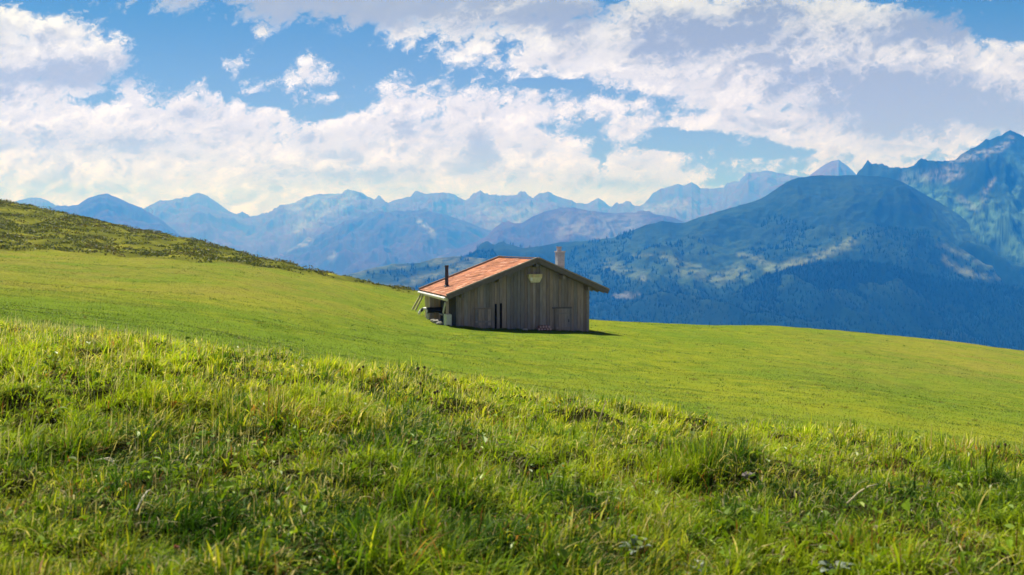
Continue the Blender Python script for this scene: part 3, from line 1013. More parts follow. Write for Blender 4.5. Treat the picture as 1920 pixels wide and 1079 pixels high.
# roof: two slopes of overlapping tiles on boards, with barge boards, purlins, rafters
for side in (-1, 1):
    e = Vector((LT, 0, LZ)) if side < 0 else Vector((RTT, 0, RTZ))
    r0 = Vector((RT, 0, RZ))
    dn = (e - r0)
    L = dn.length
    dn.normalize()
    nrm = Vector((-dn.z, 0, dn.x)) if side > 0 else Vector((dn.z, 0, -dn.x))
    if nrm.z < 0:
        nrm = -nrm
    m = MB()
    rows = 26
    rl = L / rows
    for i in range(rows):
        q = Q0
        while q < Q1 - .02:
            nq = min(q + random.uniform(.26, .34), Q1)
            lift = random.uniform(0.0, .012)
            a = r0 + dn * (i * rl - 0.02 if i else 0.0) + nrm * (.012)
            b = r0 + dn * ((i + 1) * rl + .03 + random.uniform(-.012, .012)) + nrm * (.030 + lift)
            th = nrm * -.008
            k = random.uniform(.82, 1.12) * (1 + .55 * float(fbm(q * .55 + 20 * side, i * .16, 401, 3)))
            moss = random.random()
            fade = 0.55 + 0.45 * i / rows
            c = np.array((0.40, .138, .062)) * k * (1 - .5 * fade) + np.array((0.39, .21, .145)) * k * .5 * fade
            if moss < .16:
                c = np.array((0.30, .13, .07)) * k
            if moss > .93:
                c = np.array((0.58, .33, .23)) * k
            P0, P1 = Vector((0, q + .003, 0)), Vector((0, nq - .003, 0))
            if side < 0:
                bot = [b + th + P0, a + th + P0, a + th + P1, b + th + P1][::1]
                top = [b + P0, a + P0, a + P1, b + P1]
            else:
                bot = [a + th + P0, b + th + P0, b + th + P1, a + th + P1]
                top = [a + P0, b + P0, b + P1, a + P1]
            m.hexa(bot, top, tuple(c))
            q = nq
    slope = m.build('roof', M_ROOF, hut)
    m = MB()                     # boarding under the tiles
    u = nrm * -.02
    w_ = nrm * -.06
    A, B = r0 + u, r0 + dn * (L - .02) + u
    A2, B2 = r0 + w_, r0 + dn * (L - .02) + w_
    for q in np.arange(Q0 + .02, Q1 - .05, .2):
        P0, P1 = Vector((0, q, 0)), Vector((0, q + .195, 0))
        if side < 0:
            m.hexa([B2 + P0, A2 + P0, A2 + P1, B2 + P1], [B + P0, A + P0, A + P1, B + P1], wcol(.8))
        else:
            m.hexa([A2 + P0, B2 + P0, B2 + P1, A2 + P1], [A + P0, B + P0, B + P1, A + P1], wcol(.8))
    m.build('roof_boarding', M_BEAM, slope)
    for q in (Q0 - .03, Q1 + .03):
        m = MB()
        a = r0 + nrm * -.06 + Vector((0, q, 0))
        b = r0 + dn * (L + .02) + nrm * -.06 + Vector((0, q, 0))
        m.beam(a, b, .055, .24, (0.15, .13, .115), up=nrm)
        m.beam(a + nrm * .16 + Vector((0, -.012 if q < 0 else .012, 0)), b + nrm * .16 + Vector((0, -.012 if q < 0 else .012, 0)), .12, .07, (0.30, .25, .21), up=nrm)
        m.build('barge_board', M_BEAM, slope)
    for q in np.arange(Q0 + .45, Q1 - .2, .95):
        m = MB()
        m.beam(r0 + dn * .05 + nrm * -.125 + Vector((0, q, 0)), r0 + dn * (L - .04) + nrm * -.125 + Vector((0, q, 0)), .10, .125, wcol(.85), up=nrm)
        m.build('rafter', M_BEAM, slope)
    if side > 0:
        m = MB()
        m.beam(r0 + Vector((0, Q0 - .02, .07)), r0 + Vector((0, Q1 + .02, .07)), .24, .05, (.17, .12, .09))
        m.build('ridge_cap', M_ROOF, slope)
for tpos in (RT, -1.7, TL + .1, 2.1, TR_ - .1):
    m = MB()
    zc = roof_z(tpos) - .36
    m.beam((tpos, Q0 + .06, zc), (tpos, -.036, zc), .15, .20, wcol(.75))
    m.build('purlin', M_BEAM, hut)
m = MB()                         # gutter board along the left eave
m.beam((LT + .03, Q0 + .1, LZ - .20), (LT + .03, Q1 - .1, LZ - .20), .06, .17, (.66, .62, .52))
m.tube([(LT - .09, Q0 + .05, LZ - .13), (LT - .09, Q1 - .05, LZ - .13)], .07, 10, (.72, .70, .66))
m.build('gutter', M_STONE, hut)
m = MB()
m.tube([(-3.9, 3.2, roof_z(-3.9) - .1), (-3.9, 3.2, 3.72)], .105, 14, (1, 1, 1))
m.tube([(-3.9, 3.2, 3.725), (-3.9, 3.2, 3.80)], .125, 14, (1, 1, 1))
m.tube([(-3.9, 3.2, roof_z(-3.9) + .05), (-3.9, 3.2, roof_z(-3.9) + .14)], [.2, .115], 14, (1, 1, 1))
m.build('stove_pipe', M_METAL, hut, smooth=False)
m = MB()
cx_, cy_ = 3.45, 4.0
zr_ = roof_z(cx_)
for i in range(7):               # courses of stone
    z0 = zr_ - .3 + i * .275
    k = random.uniform(.85, 1.12)
    e = random.uniform(-.008, .008)
    m.box((cx_ - .23 + e, cy_ - .23 + e, z0), (cx_ + .23 - e, cy_ + .23 - e, z0 + .273), (.36 * k, .48 * k, .53 * k))
ch = m.build('chimney', M_STONE, hut)
zt_ = zr_ - .3 + 7 * .275
m = MB()
m.box((cx_ - .27, cy_ - .27, zt_), (cx_ + .27, cy_ + .27, zt_ + .07), (.50, .54, .56))
m.build('chimney_cap', M_STONE, ch)
m = MB()
m.tube([(cx_ - .06, cy_, zt_ + .071), (cx_ - .06, cy_, zt_ + .30)], .15, 14, (.50, .52, .55))
m.tube([(cx_ - .06, cy_, zt_ + .301), (cx_ - .06, cy_, zt_ + .35)], .19, 14, (.38, .40, .42))
m.build('chimney_pot', M_STONE, ch)

# things at the foot of the gable
def on_ground(X, Y, dz=0.0):
    return Vector((X, Y, float(zt(X, Y)) + dz))


M_LOG = mat_attr('split_logs', 0.9, 0.1, 14.0, 0.3, 0.4, 0.01)
p0 = hut_world(1.05, -.32)
crate = empty('firewood_stack', on_ground(p0.x, p0.y), TH)
tag(crate, 'low stack of reddish split logs with pale ends at the gable foot', 'firewood')
for row in range(2):
    for i in range(5 - row):
        m = MB()
        r = random.uniform(.055, .08)
        x = -.36 + i * .17 + row * .085
        z = .10 + row * .135
        m.tube([(x, -.17, z), (x + random.uniform(-.02, .02), .17, z)], r, 8, (.30, .15, .12))
        m.tube([(x, -.176, z), (x, -.171, z)], r * .9, 8, (.62, .40, .34))
        m.build('log', M_LOG, crate)
p0 = hut_world(-.12, -.36)


def stone(loc, r, col, label, seed, cat='stone', flat=.65):
    bm = bmesh.new()
    bmesh.ops.create_icosphere(bm, subdivisions=2, radius=1.0)
    for v in bm.verts:
        n = 1 + .22 * float(fbm(v.co.x * 1.3 + seed, v.co.y * 1.3 + v.co.z * 2.1, seed, 3))
        v.co = Vector((v.co.x * r * n * 1.25, v.co.y * r * n, v.co.z * r * flat * n))
    me = bpy.data.meshes.new('stone')
    bm.to_mesh(me)
    bm.free()
    ca = me.color_attributes.new('Col', 'FLOAT_COLOR', 'POINT')
    ca.data.foreach_set('color', np.tile(np.array((*col, 1), np.float32), len(me.vertices)))
    me.materials.append(M_STONE)
    o = bpy.data.objects.new('stone', me)
    COL.objects.link(o)
    o.location = loc
    tag(o, label, cat)
    return o


stone(on_ground(p0.x, p0.y, .05), .13, (.45, .43, .40), 'small pale stone at the gable foot left of the log stack', 3)


for k_, (q_s, r_s, lb) in enumerate(((1.1, .20, 'grey stone at the foot of the porch, next to the pale plinth'), (2.0, .24, 'largest grey stone at the foot of the porch, between two others'), (3.0, .17, 'grey stone at the foot of the porch, nearest the calf'))):
    p0 = hut_world(-4.75, q_s)
    stone(on_ground(p0.x, p0.y, .08), r_s, (.24, .235, .22), lb, 21 + k_)

# ------------------------------------------------------------------ the calf under the eave
def skin_body(name, joints, bones, mat, colfn, root=0, sub=2, parent=None):
    """joints: name -> (xyz, radius); bones: pairs; one continuous skinned surface"""
    names = list(joints)
    me = bpy.data.meshes.new(name)
    me.from_pydata([joints[n][0] for n in names], [(names.index(a), names.index(b)) for a, b in bones], [])
    o = bpy.data.objects.new(name, me)
    COL.objects.link(o)
    o.modifiers.new('skin', 'SKIN')
    if not me.skin_vertices:
        bpy.context.view_layer.objects.active = o
        bpy.ops.mesh.customdata_skin_add()
    for i, n in enumerate(names):
        r = joints[n][1]
        me.skin_vertices[0].data[i].radius = (r, r) if not hasattr(r, '__len__') else r
        me.skin_vertices[0].data[i].use_root = (i == root)
    sm = o.modifiers.new('sub', 'SUBSURF')
    sm.levels = sub
    sm.render_levels = sub
    bpy.context.view_layer.update()
    ev = o.evaluated_get(bpy.context.evaluated_depsgraph_get())
    m2 = bpy.data.meshes.new_from_object(ev)
    o.modifiers.clear()
    o.data = m2
    n = len(m2.vertices)
    co = np.empty(n * 3, np.float32)
    m2.vertices.foreach_get('co', co)
    co = co.reshape(-1, 3)
    c4 = np.ones((n, 4), np.float32)
    c4[:, :3] = colfn(co)
    for a in list(m2.color_attributes):
        m2.color_attributes.remove(a)
    m2.color_attributes.new('Col', 'FLOAT_COLOR', 'POINT').data.foreach_set('color', c4.ravel())
    m2.polygons.foreach_set('use_smooth', np.ones(len(m2.polygons), bool))
    m2.materials.clear()
    m2.materials.append(mat)
    if parent:
        o.parent = parent
    return o


M_COAT = mat_attr('short_coat', 0.75, 0.2, 20.0, 0.2, 0.2, 0.005)
J = {   # x towards the head, z up
    'hip': ((-.50, 0, .66), (.165, .15)), 'belly': ((-.12, 0, .61), (.185, .175)), 'chest': ((.28, 0, .63), (.20, .15)), 'withers': ((.42, 0, .70), (.15, .11)),
    'neck': ((.58, 0, .69), (.125, .10)), 'poll': ((.72, 0, .62), (.10, .10)), 'face': ((.83, 0, .46), (.088, .08)), 'nose': ((.89, 0, .33), (.062, .066)),
    'rump': ((-.62, 0, .68), (.13, .13)), 'tail1': ((-.70, 0, .64), .028), 'tail2': ((-.75, 0, .46), .02), 'tail3': ((-.75, 0, .30), .028),
}
B_ = [('hip', 'belly'), ('belly', 'chest'), ('chest', 'withers'), ('withers', 'neck'), ('neck', 'poll'), ('poll', 'face'), ('face', 'nose'), ('hip', 'rump'), ('rump', 'tail1'), ('tail1', 'tail2'), ('tail2', 'tail3')]
for sgn, L in ((-1, 'l'), (1, 'r')):
    o_ = .03 * sgn
    J['el' + L] = ((.34 + o_, .11 * sgn, .46), .065)
    J['kn' + L] = ((.33 + o_, .11 * sgn, .27), .042)
    J['fe' + L] = ((.32 + o_, .11 * sgn, .08), .032)
    J['ff' + L] = ((.34 + o_, .11 * sgn, .02), .040)
    J['st' + L] = ((-.42 - o_, .12 * sgn, .45), .085)
    J['ho' + L] = ((-.60 - o_, .12 * sgn, .27), .045)
    J['ca' + L] = ((-.57 - o_, .12 * sgn, .08), .033)
    J['hf' + L] = ((-.55 - o_, .12 * sgn, .02), .042)
    J['ear' + L] = ((.69, .11 * sgn, .67), .034)
    J['ert' + L] = ((.67, .21 * sgn, .65), .026)
    B_ += [('chest', 'el' + L), ('el' + L, 'kn' + L), ('kn' + L, 'fe' + L), ('fe' + L, 'ff' + L), ('hip', 'st' + L), ('st' + L, 'ho' + L), ('ho' + L, 'ca' + L), ('ca' + L, 'hf' + L), ('poll', 'ear' + L), ('ear' + L, 'ert' + L)]


def coat(co):
    x, y, z = co[:, 0], co[:, 1], co[:, 2]
    black, white, grey = np.array((.018, .018, .022)), np.array((.88, .86, .82)), np.array((.40, .38, .35))
    w = sstep(.34, .40, x + .05 * np.sin(z * 14)) * sstep(.62, .56, x)              # band over the shoulder
    w = np.maximum(w, sstep(.72, .77, x))                     # pale face
    w = np.maximum(w, sstep(.40, .36, z) * sstep(-.66, -.64, x))                   # pale legs
    w = np.maximum(w, sstep(.46, .42, z + .04 * np.sin(x * 9)) * sstep(.3, .1, np.abs(y)))
    c = black * (1 - w[:, None]) + white * w[:, None]
    hoof = sstep(.05, .03, z)[:, None]
    return c * (1 - hoof) + np.array((.06, .05, .045)) * hoof


pc = at(812, 600, 60.3)
calf = empty('calf', on_ground(pc.x, pc.y), R(180) + TH + R(-14))
tag(calf, 'black and white calf standing in front of the open porch of the hut', 'calf')
skin_body('body', J, B_, M_COAT, coat, parent=calf)
for sgn in (-1, 1):
    m = MB()
    m.tube([(.79, .070 * sgn, .54), (.806, .090 * sgn, .537)], .014, 8, (.01, .008, .008))
    m.build('eye', M_COAT, calf)


# ------------------------------------------------------------------ grass: blades by the thousand
def blades(P, h, w, phi, lean, col, seg=3, twist=None, tipcol=None):
    """P (n,3) roots; a curved, tapering blade for each"""
    n = len(P)
    hd = np.stack([np.cos(phi), np.sin(phi), np.zeros(n)], -1)
    tw = phi + np.pi / 2 + (rng.normal(0, .5, n) if twist is None else twist)
    wd = np.stack([np.cos(tw), np.sin(tw), np.zeros(n)], -1)
    us = np.linspace(0, 1, seg + 1)
    vs, cs = [], []
    for k, u in enumerate(us):
        c = P + hd * (h * np.sin(lean) * u ** 1.7)[:, None]
        c[:, 2] += h * (u * (1 - u * .25 * np.sin(lean)) * np.cos(lean * (.45 + .55 * u)))
        cc = col if tipcol is None else col * (1 - u) + tipcol * u
        if k == seg:
            vs.append(c[:, None])
            cs.append(cc[:, None])
        else:
            ww = (w * .5 * (1 - .55 * u * u) * (.7 + .9 * u * (1 - u)))[:, None] * wd
            vs.append(np.stack([c - ww, c + ww], 1))
            cs.append(np.stack([cc, cc], 1))
    V = np.concatenate(vs, 1)
    Cc = np.concatenate(cs, 1)
    m = V.shape[1]
    b = np.arange(n)[:, None] * m
    fl = []
    for k in range(seg - 1):
        fl.append(b + np.array([2 * k, 2 * k + 1, 2 * k + 3, 2 * k + 2]))
    tri = b + np.array([2 * seg - 2, 2 * seg - 1, 2 * seg])
    return V.reshape(-1, 3), (np.concatenate(fl) if fl else np.zeros((0, 4), int)), tri, Cc.reshape(-1, 3)


def scatter(n, y0, y1, power, smax=0.60, margin=0.5):
    u = rng.random(n)
    a = power + 1
    Y = (y0 ** a + u * (y1 ** a - y0 ** a)) ** (1 / a)
    X = (rng.random(n) * 2 - 1) * (smax * Y + margin)
    return X, Y


def beside(XY, n, y0, y1, power, smax=0.60, margin=0.5, wide=3.0):
    """the same cover carried on to the left and right of the strip already sown"""
    _, Y = scatter(n, y0, y1, power)
    X = rng.choice((-1.0, 1.0), n) * (smax * Y + margin + wide * rng.random(n))
    return np.concatenate([XY[0], X]), np.concatenate([XY[1], Y])


def merge(parts):
    V, Q, T, C = [], [], [], []
    o = 0
    for v, q, t, c in parts:
        V.append(v)
        Q.append(q + o)
        T.append(t + o)
        C.append(c)
        o += len(v)
    return np.concatenate(V), [x for x in (np.concatenate(Q), np.concatenate(T)) if len(x)], np.concatenate(C)


G_MID, G_LIGHT, G_DARK, G_YEL = np.array((.130, .225, .007)), np.array((.255, .345, .010)), np.array((.036, .096, .006)), np.array((.340, .370, .020))
STRAW, RUST, PALEG = np.array((.46, .41, .17)), np.array((.26, .125, .035)), np.array((.50, .47, .34))


def grass_palette(X, Y, n):
    a = fbm(X * .9, Y * .7, 61, 3)
    b = fbm(X * 2.3, Y * 1.6, 63, 3)
    d = fbm(X * 1.4 + 9, Y * 1.1, 67, 3)
    crest = sstep(4.5, 8.0, Y)
    r = rng.random(n)
    t = np.clip(.36 + .14 * crest + 1.7 * a + 1.2 * b + .25 * rng.normal(size=n), 0, 1)[:, None]
    c = G_DARK * np.clip(1 - 2 * t, 0, 1) + G_MID * (1 - np.abs(2 * t - 1)) + G_LIGHT * np.clip(2 * t - 1, 0, 1)
    y = r < np.clip(.14 + .34 * crest + .5 * d, .03, .7)
    c[y] = G_YEL * (.75 + .5 * rng.random((y.sum(), 1)))
    r = rng.random(n)
    s = r < np.clip(.05 + .06 * crest + (.26 - .06 * crest) * d, .02, .32)
    c[s] = STRAW * (.7 + .6 * rng.random((s.sum(), 1)))
    r = rng.random(n)
    s = r < np.clip(-.01 + .30 * fbm(X * 1.8 + 4, Y * 1.5, 69, 3), .004, .12)
    c[s] = RUST * (.7 + .6 * rng.random((s.sum(), 1)))
    return c * (.87 + .45 * rng.random((n, 1))) * (1 + .46 * crest[:, None])


# tufts of long blades on the bank in front
NT_ = 14000
tx, ty = beside(scatter(NT_, 2.3, 12.5, -0.35), 7000, 2.0, 12.5, -0.5)
NT_ = len(tx)
th = (1 - .28 * sstep(5.5, 8.5, ty)) * np.clip(.100 + .17 * fbm(tx * 1.3, ty * 1.1, 71, 3) + .02 * rng.normal(size=NT_), .050, .20)
gap = fbm(tx * 1.6, ty * 1.3, 73, 3)
keep = gap > np.where(ty > 5.6, -.75, -.12) + .10 * rng.normal(size=NT_)
tx, ty, th = tx[keep], ty[keep], th[keep]
NB = 24
bx = np.repeat(tx, NB)
by = np.repeat(ty, NB)
bh = np.repeat(th, NB)
n = len(bx)
rad = .016 + .028 * np.sqrt(rng.random(n)) * np.repeat(rng.uniform(.5, 1.5, len(tx)), NB)
phi = rng.random(n) * 2 * np.pi
ox, oy = np.cos(phi) * rad, np.sin(phi) * rad
bend = np.repeat(rng.normal(.35, .9, len(tx)), NB)
phi2 = np.where(rng.random(n) < .45, phi, bend) + rng.normal(0, .35, n)
lean = np.clip(np.repeat(rng.normal(.80, .28, len(tx)), NB) + rng.normal(0, .32, n), .08, 1.5)
X, Y = bx + ox, by + oy
hh = bh * rng.uniform(.55, 1.25, n)
ww = (.0030 + .0085 * rng.random(n) ** 2.2) * (.88 + .03 * Y)
tuftc = np.repeat(.82 + .36 * rng.random((len(tx), 1)), NB, 0)
cc = grass_palette(X, Y, n) * tuftc
parts = [blades(np.stack([X, Y, zt(X, Y) - .004], -1), hh, ww, phi2, lean, cc, 3, tipcol=cc * np.array((1.15, 1.05, 1.0)))]
# single blades and matted dead ones between the tufts
n = 110000
X, Y = beside(scatter(n, 2.3, 12.8, -0.35), 45000, 2.0, 12.8, -0.5)
n = len(X)
c2 = grass_palette(X, Y, n)
dead = rng.random(n) < .09
c2[dead] = (STRAW * .55 + PALEG * .25) * rng.uniform(.35, 1.25, (dead.sum(), 1))
lean = np.where(dead, rng.uniform(1.1, 1.5, n), np.clip(np.abs(rng.normal(.7, .4, n)), .05, 1.4))
parts.append(blades(np.stack([X, Y, zt(X, Y) + np.where(dead, .012 + .03 * rng.random(n), 0)], -1), rng.uniform(.04, .11, n), rng.uniform(.0035, .0075, n) * (.75 + .07 * Y), rng.normal(.4, 1.5, n), lean, c2, 3))
# flowering stems with pale heads along the top of the bank
n = 10000
X, Y = scatter(n, 4.2, 12.5, 1.3)
k = rng.random(n) < np.clip(.55 - .9 * X / Y, .12, 1)
X, Y = X[k], Y[k]
n = len(X)
hs = rng.uniform(.10, .20, n)
pale = STRAW * .9 + PALEG * .6
parts.append(blades(np.stack([X, Y, zt(X, Y)], -1), hs, np.full(n, .0032) * (.7 + .07 * Y), rng.normal(.3, 1.0, n), np.abs(rng.normal(.25, .2, n)), pale * rng.uniform(.6, 1.1, (n, 1)), 3))
V, FL, C = merge(parts)
grass = np_mesh('grass', V, FL, M_LEAF, C)
tag(grass, 'uncut tufted grass with yellow and straw blades covering the bank in front', 'grass', kind='stuff')

# low leafy weeds in the grass of the bank
n = 30000
X, Y = beside(scatter(n, 2.3, 10.5, -0.35), 9000, 2.0, 10.5, -0.5)
n = len(X)
k = fbm(X * 1.9, Y * 1.6, 81, 3) > -.02 + .15 * rng.normal(size=n)
X, Y = X[k], Y[k]
n = len(X)
Pz = zt(X, Y) + rng.uniform(.015, .085, n)
phi = rng.random(n) * 2 * np.pi
til = rng.normal(0, .5, n)
a = np.stack([np.cos(phi) * np.cos(til), np.sin(phi) * np.cos(til), np.sin(til)], -1)
b = np.stack([-np.sin(phi), np.cos(phi), rng.normal(0, .35, n)], -1)
ln = (.010 + .040 * rng.random(n) ** 2.5) * (.8 + .05 * Y)
wd_ = ln * rng.uniform(.35, .75, n)
c0 = np.stack([X, Y, Pz], -1)
ring = [(0, 0), (.28, .44), (.66, .42), (1.0, 0), (.66, -.42), (.28, -.44)]
nn = np.cross(a, b)
V = np.stack([c0 + a * (ln * u)[:, None] + b * (wd_ * v)[:, None] + nn * (wd_ * .55 * abs(v) - ln * .25 * u * u)[:, None] for u, v in ring], 1)
wc = np.where((rng.random(n) < .7)[:, None], G_MID * .9 + G_LIGHT * .3 * rng.random((n, 1)), G_LIGHT * 1.1)
k = rng.random(n)
sm_ = (k < .02) & (ln < .022)
wc[sm_] = np.array((.30, .32, .22))
sm_ = (k > .10) & (k < .14) & (ln < .025)
wc[sm_] = RUST * 1.1
wc = wc * rng.uniform(.7, 1.2, (n, 1))
bi = np.arange(n)[:, None] * 6
weeds = np_mesh('weeds', V.reshape(-1, 3), [np.concatenate([bi + np.array([0, 1, 2, 3]), bi + np.array([0, 3, 4, 5])])], M_WEED, np.repeat(wc, 6, 0), smooth=False)
tag(weeds, 'small round leaved weeds scattered low in the grass of the bank', 'weeds', kind='stuff')

# the grazed meadow: short blades as far as the edges
n = 400000
X, Y = beside(scatter(n, 11.5, 125, -0.75, .58), 40000, 11.5, 60, -.75, .58)
n = len(X)
k = (rough_mask(X, Y) < .5) & (to_px(X, Y, zbase(X, Y))[1] > 370)
lx = (X - HX) * math.cos(TH) + (Y - HY) * math.sin(TH)
ly = -(X - HX) * math.sin(TH) + (Y - HY) * math.cos(TH)
k &= ~((lx > -4.5) & (lx < 3.8) & (ly > -.02) & (ly < 6.8))
X, Y = X[k], Y[k]
n = len(X)
mc = meadow_color(X, Y) * rng.uniform(.88, 1.12, (n, 1))
sm = rng.random(n) < .03
mc[sm] = STRAW * rng.uniform(.6, .9, (sm.sum(), 1))
hgt = rng.uniform(.018, .042, n) * (1 + .5 * np.clip(fbm(X * .5, Y * .35, 91, 3), -.8, 1))
nt = 1300                        # scattered taller tufts left by the cattle
ux, uy = scatter(nt, 12.0, 85, -0.7, .58)
uk = (rough_mask(ux, uy) < .5) & (fbm(ux * .12, uy * .12, 99, 3) > -.1)
ulx = (ux - HX) * math.cos(TH) + (uy - HY) * math.sin(TH)
uly = -(ux - HX) * math.sin(TH) + (uy - HY) * math.cos(TH)
uk &= ~((ulx > -6) & (ulx < 4.2) & (uly > -.6) & (uly < 7))
ux, uy = np.repeat(ux[uk], 16), np.repeat(uy[uk], 16)
ux, uy = ux + rng.normal(0, .07, len(ux)) * (1 + uy * .012), uy + rng.normal(0, .07, len(uy)) * (1 + uy * .012)
uh = np.repeat(rng.uniform(.05, .11, int(uk.sum())), 16) * rng.uniform(.5, 1.2, len(ux))
uc = np.repeat(np.where((rng.random(int(uk.sum())) < .75)[:, None], DKG * 1.35, np.array((.19, .17, .04))), 16, 0) * rng.uniform(.8, 1.2, (len(ux), 1))
X, Y, hgt, mc = np.concatenate([X, ux]), np.concatenate([Y, uy]), np.concatenate([hgt, uh]), np.concatenate([mc, uc])
nf = 5000                        # longer grass left standing along the foot of the hut
ft = rng.uniform(-4.6, 4.1, nf)
fq = -rng.random(nf) ** 1.6 * .45 - .12
fx = HX + ft * math.cos(TH) - fq * math.sin(TH)
fy = HY + ft * math.sin(TH) + fq * math.cos(TH)
fh = np.clip(.10 + .16 * fbm(ft * 1.3, ft * 0 + 3, 97, 3), .03, .30) * rng.uniform(.6, 1.2, nf)
X, Y, hgt = np.concatenate([X, fx]), np.concatenate([Y, fy]), np.concatenate([hgt, fh])
mc = np.concatenate([mc, meadow_color(fx, fy) * .8 * rng.uniform(.8, 1.2, (nf, 1))])
n = len(X)
V, Q, T, C = blades(np.stack([X, Y, zt(X, Y) - .003], -1), hgt, rng.uniform(.006, .012, n) * (.5 + .05 * Y), rng.random(n) * 6.283, np.abs(rng.normal(.75, .35, n)), mc, 2)
mead = np_mesh('meadow_grass', V, [Q, T], M_MEADOW, C)
tag(mead, 'short grazed meadow grass around the hut', 'grass', kind='stuff')

# dwarf shrubs and heath on the left hillside
n = 3000
X, Y = scatter(n * 3, 62, 165, 0.2, .58)
k = rough_mask(X, Y) > .55
k &= fbm(X * .22, Y * .12, 95, 3) > -.10 + .22 * rng.normal(size=len(X))
X, Y = X[k][:n], Y[k][:n]
n = len(X)
NL = 30
rr = rng.uniform(.35, 1.1, n)
hgt = rng.uniform(.12, .36, n)
X3, Y3 = np.repeat(X, NL), np.repeat(Y, NL)
an = rng.random(n * NL) * 6.283
ra = np.sqrt(rng.random(n * NL))
lx, ly = X3 + np.cos(an) * ra * np.repeat(rr, NL) * 1.3, Y3 + np.sin(an) * ra * np.repeat(rr, NL)
lz = zt(lx, ly) + np.repeat(hgt, NL) * np.sqrt(np.clip(1 - ra * ra * .9, 0, 1)) * rng.uniform(.5, 1.0, n * NL)
shc = np.where((rng.random(n) < .55)[:, None], np.array((.060, .092, .016)), np.where((rng.random(n) < .5)[:, None], np.array((.150, .105, .034)), np.array((.130, .140, .026))))
lc = np.repeat(shc * .45 + np.array((.105, .115, .024)) * .55, NL, 0) * rng.uniform(.8, 1.2, (n * NL, 1))
a = rng.normal(size=(n * NL, 3))
a /= np.linalg.norm(a, axis=1, keepdims=True)
b = np.cross(a, rng.normal(size=(n * NL, 3)))
b /= np.linalg.norm(b, axis=1, keepdims=True)
sz = rng.uniform(.06, .14, (n * NL, 1))
c0 = np.stack([lx, ly, lz], -1)
V = np.stack([c0 - a * sz, c0 - b * sz * .5, c0 + a * sz, c0 + b * sz * .5], 1).reshape(-1, 3)
heath_o = np_mesh('heath', V, [np.arange(n * NL)[:, None] * 4 + np.arange(4)], M_MEADOW, np.repeat(lc, 4, 0), smooth=False)
tag(heath_o, 'dark dwarf shrubs and heath on the unmown upper left hillside', 'heath', kind='stuff')


# ------------------------------------------------------------------ single plants one can point at on the bank
def ground_hit(px, py):
    d = ray(px, py)
    ys = np.linspace(2.0, 14.0, 1200)
    g = zt(d.x / d.y * ys, ys) - d.z / d.y * ys
    i = int(np.argmax(g > 0)) if (g > 0).any() else int(np.argmin(np.abs(g)))
    return Vector((d.x / d.y * ys[i], ys[i], float(zt(d.x / d.y * ys[i], ys[i]))))


def jit(c, k=.2):
    f = random.uniform(1 - k, 1 + k)
    return tuple(x * f for x in c)


def leafy(name, px, py, label, cat, group, col, nl, ln, wd, up, droop, fl=None):
    g = ground_hit(px, py)
    o = empty(name, g, random.uniform(0, 6))
    tag(o, label, cat, group)
    for i in range(nl):
        an = i * 2.4 + random.uniform(-.3, .3)
        el = random.uniform(*up)
        m = MB()
        d = Vector((math.cos(an) * math.cos(el), math.sin(an) * math.cos(el), math.sin(el)))
        st = Vector((0, 0, .012)) + d * ln * .45
        m.tube([(0, 0, -.005), st * .6 + Vector((0, 0, .012)), st], [.0022, .0018, .0014], 5, jit(tuple(x * .9 for x in col)))
        L = ln * random.uniform(.75, 1.2)
        m.leaf(st, d, L, wd * random.uniform(.8, 1.2), droop, jit(col), .25, 6)
        m.build('leaf', M_WEED, o, smooth=True)
    return o


leafy('broad_leaf_plant', 385, 835, 'bright green broad leaved weed in a dark hollow of the bank', 'weed', None, (.13, .24, .012), 9, .075, .055, (.5, 1.2), .5)
SG = 'silvery leaved plants in the front grass'
SIL = (.22, .27, .22)
leafy('silvery_leaf_plant', 1195, 1050, 'silvery grey leaved plant, the topmost and tallest of those low in front', 'weed', SG, SIL, 9, .075, .032, (.5, 1.3), .5)
leafy('silvery_leaf_plant', 1300, 1085, 'silvery grey leaved plant cut by the bottom edge, right of the tallest one', 'weed', SG, SIL, 10, .065, .034, (.3, 1.0), .5)
leafy('silvery_leaf_plant', 1565, 1080, 'silvery grey leaved plant low in front, the one farthest from the tallest', 'weed', SG, SIL, 7, .06, .03, (.3, 1.0), .5)
OG = 'orange leaved plants in the bank'
ORA = (.50, .20, .035)
leafy('orange_leaf_plant', 325, 775, 'orange leaved plant high on the bank above the broad leaved weed', 'weed', OG, ORA, 9, .055, .026, (.7, 1.3), .4)
leafy('orange_leaf_plant', 157, 990, 'small orange leaved plant low at the left of the bank', 'weed', OG, ORA, 6, .035, .022, (.5, 1.2), .4)
leafy('orange_leaf_plant', 813, 1005, 'orange brown leaved plant low in the middle of the bank', 'weed', OG, (.42, .21, .05), 7, .04, .022, (.5, 1.2), .4)

HG = 'dark seed heads along the crest of the bank'


def seed_head(px, py, hpx, heads, label, col=(.060, .035, .022)):
    """stalk whose head comes at (px, py); its root is hpx pixels lower"""
    g = ground_hit(px + random.uniform(-6, 6), py + hpx)
    o = empty('withered_flower', g)
    tag(o, label, 'withered flower', HG)
    for k, (dx, dy) in enumerate(heads):
        tip = at(px + dx, py + dy, g.y) - g
        m = MB()
        m.tube([(0, 0, -.01), tip * .5 + Vector((.006, 0, .01)), tip], [.0022, .002, .0016], 5, (.20, .15, .06))
        m.build('stalk', M_DRY, o)
        m = MB()
        r = .0135
        for j in range(26):
            d = Vector((random.gauss(0, 1), random.gauss(0, 1), random.gauss(.45, .8))).normalized()
            m.leaf(tip - Vector((0, 0, .004)), d, r * random.uniform(.9, 1.5), .007, .15, jit(col, .4), .2, 3)
        m.tube([tip - Vector((0, 0, .007)), tip, tip + Vector((0, 0, .009))], [.006, .010, .004], 8, col)
        m.build('head', M_DRY, o)


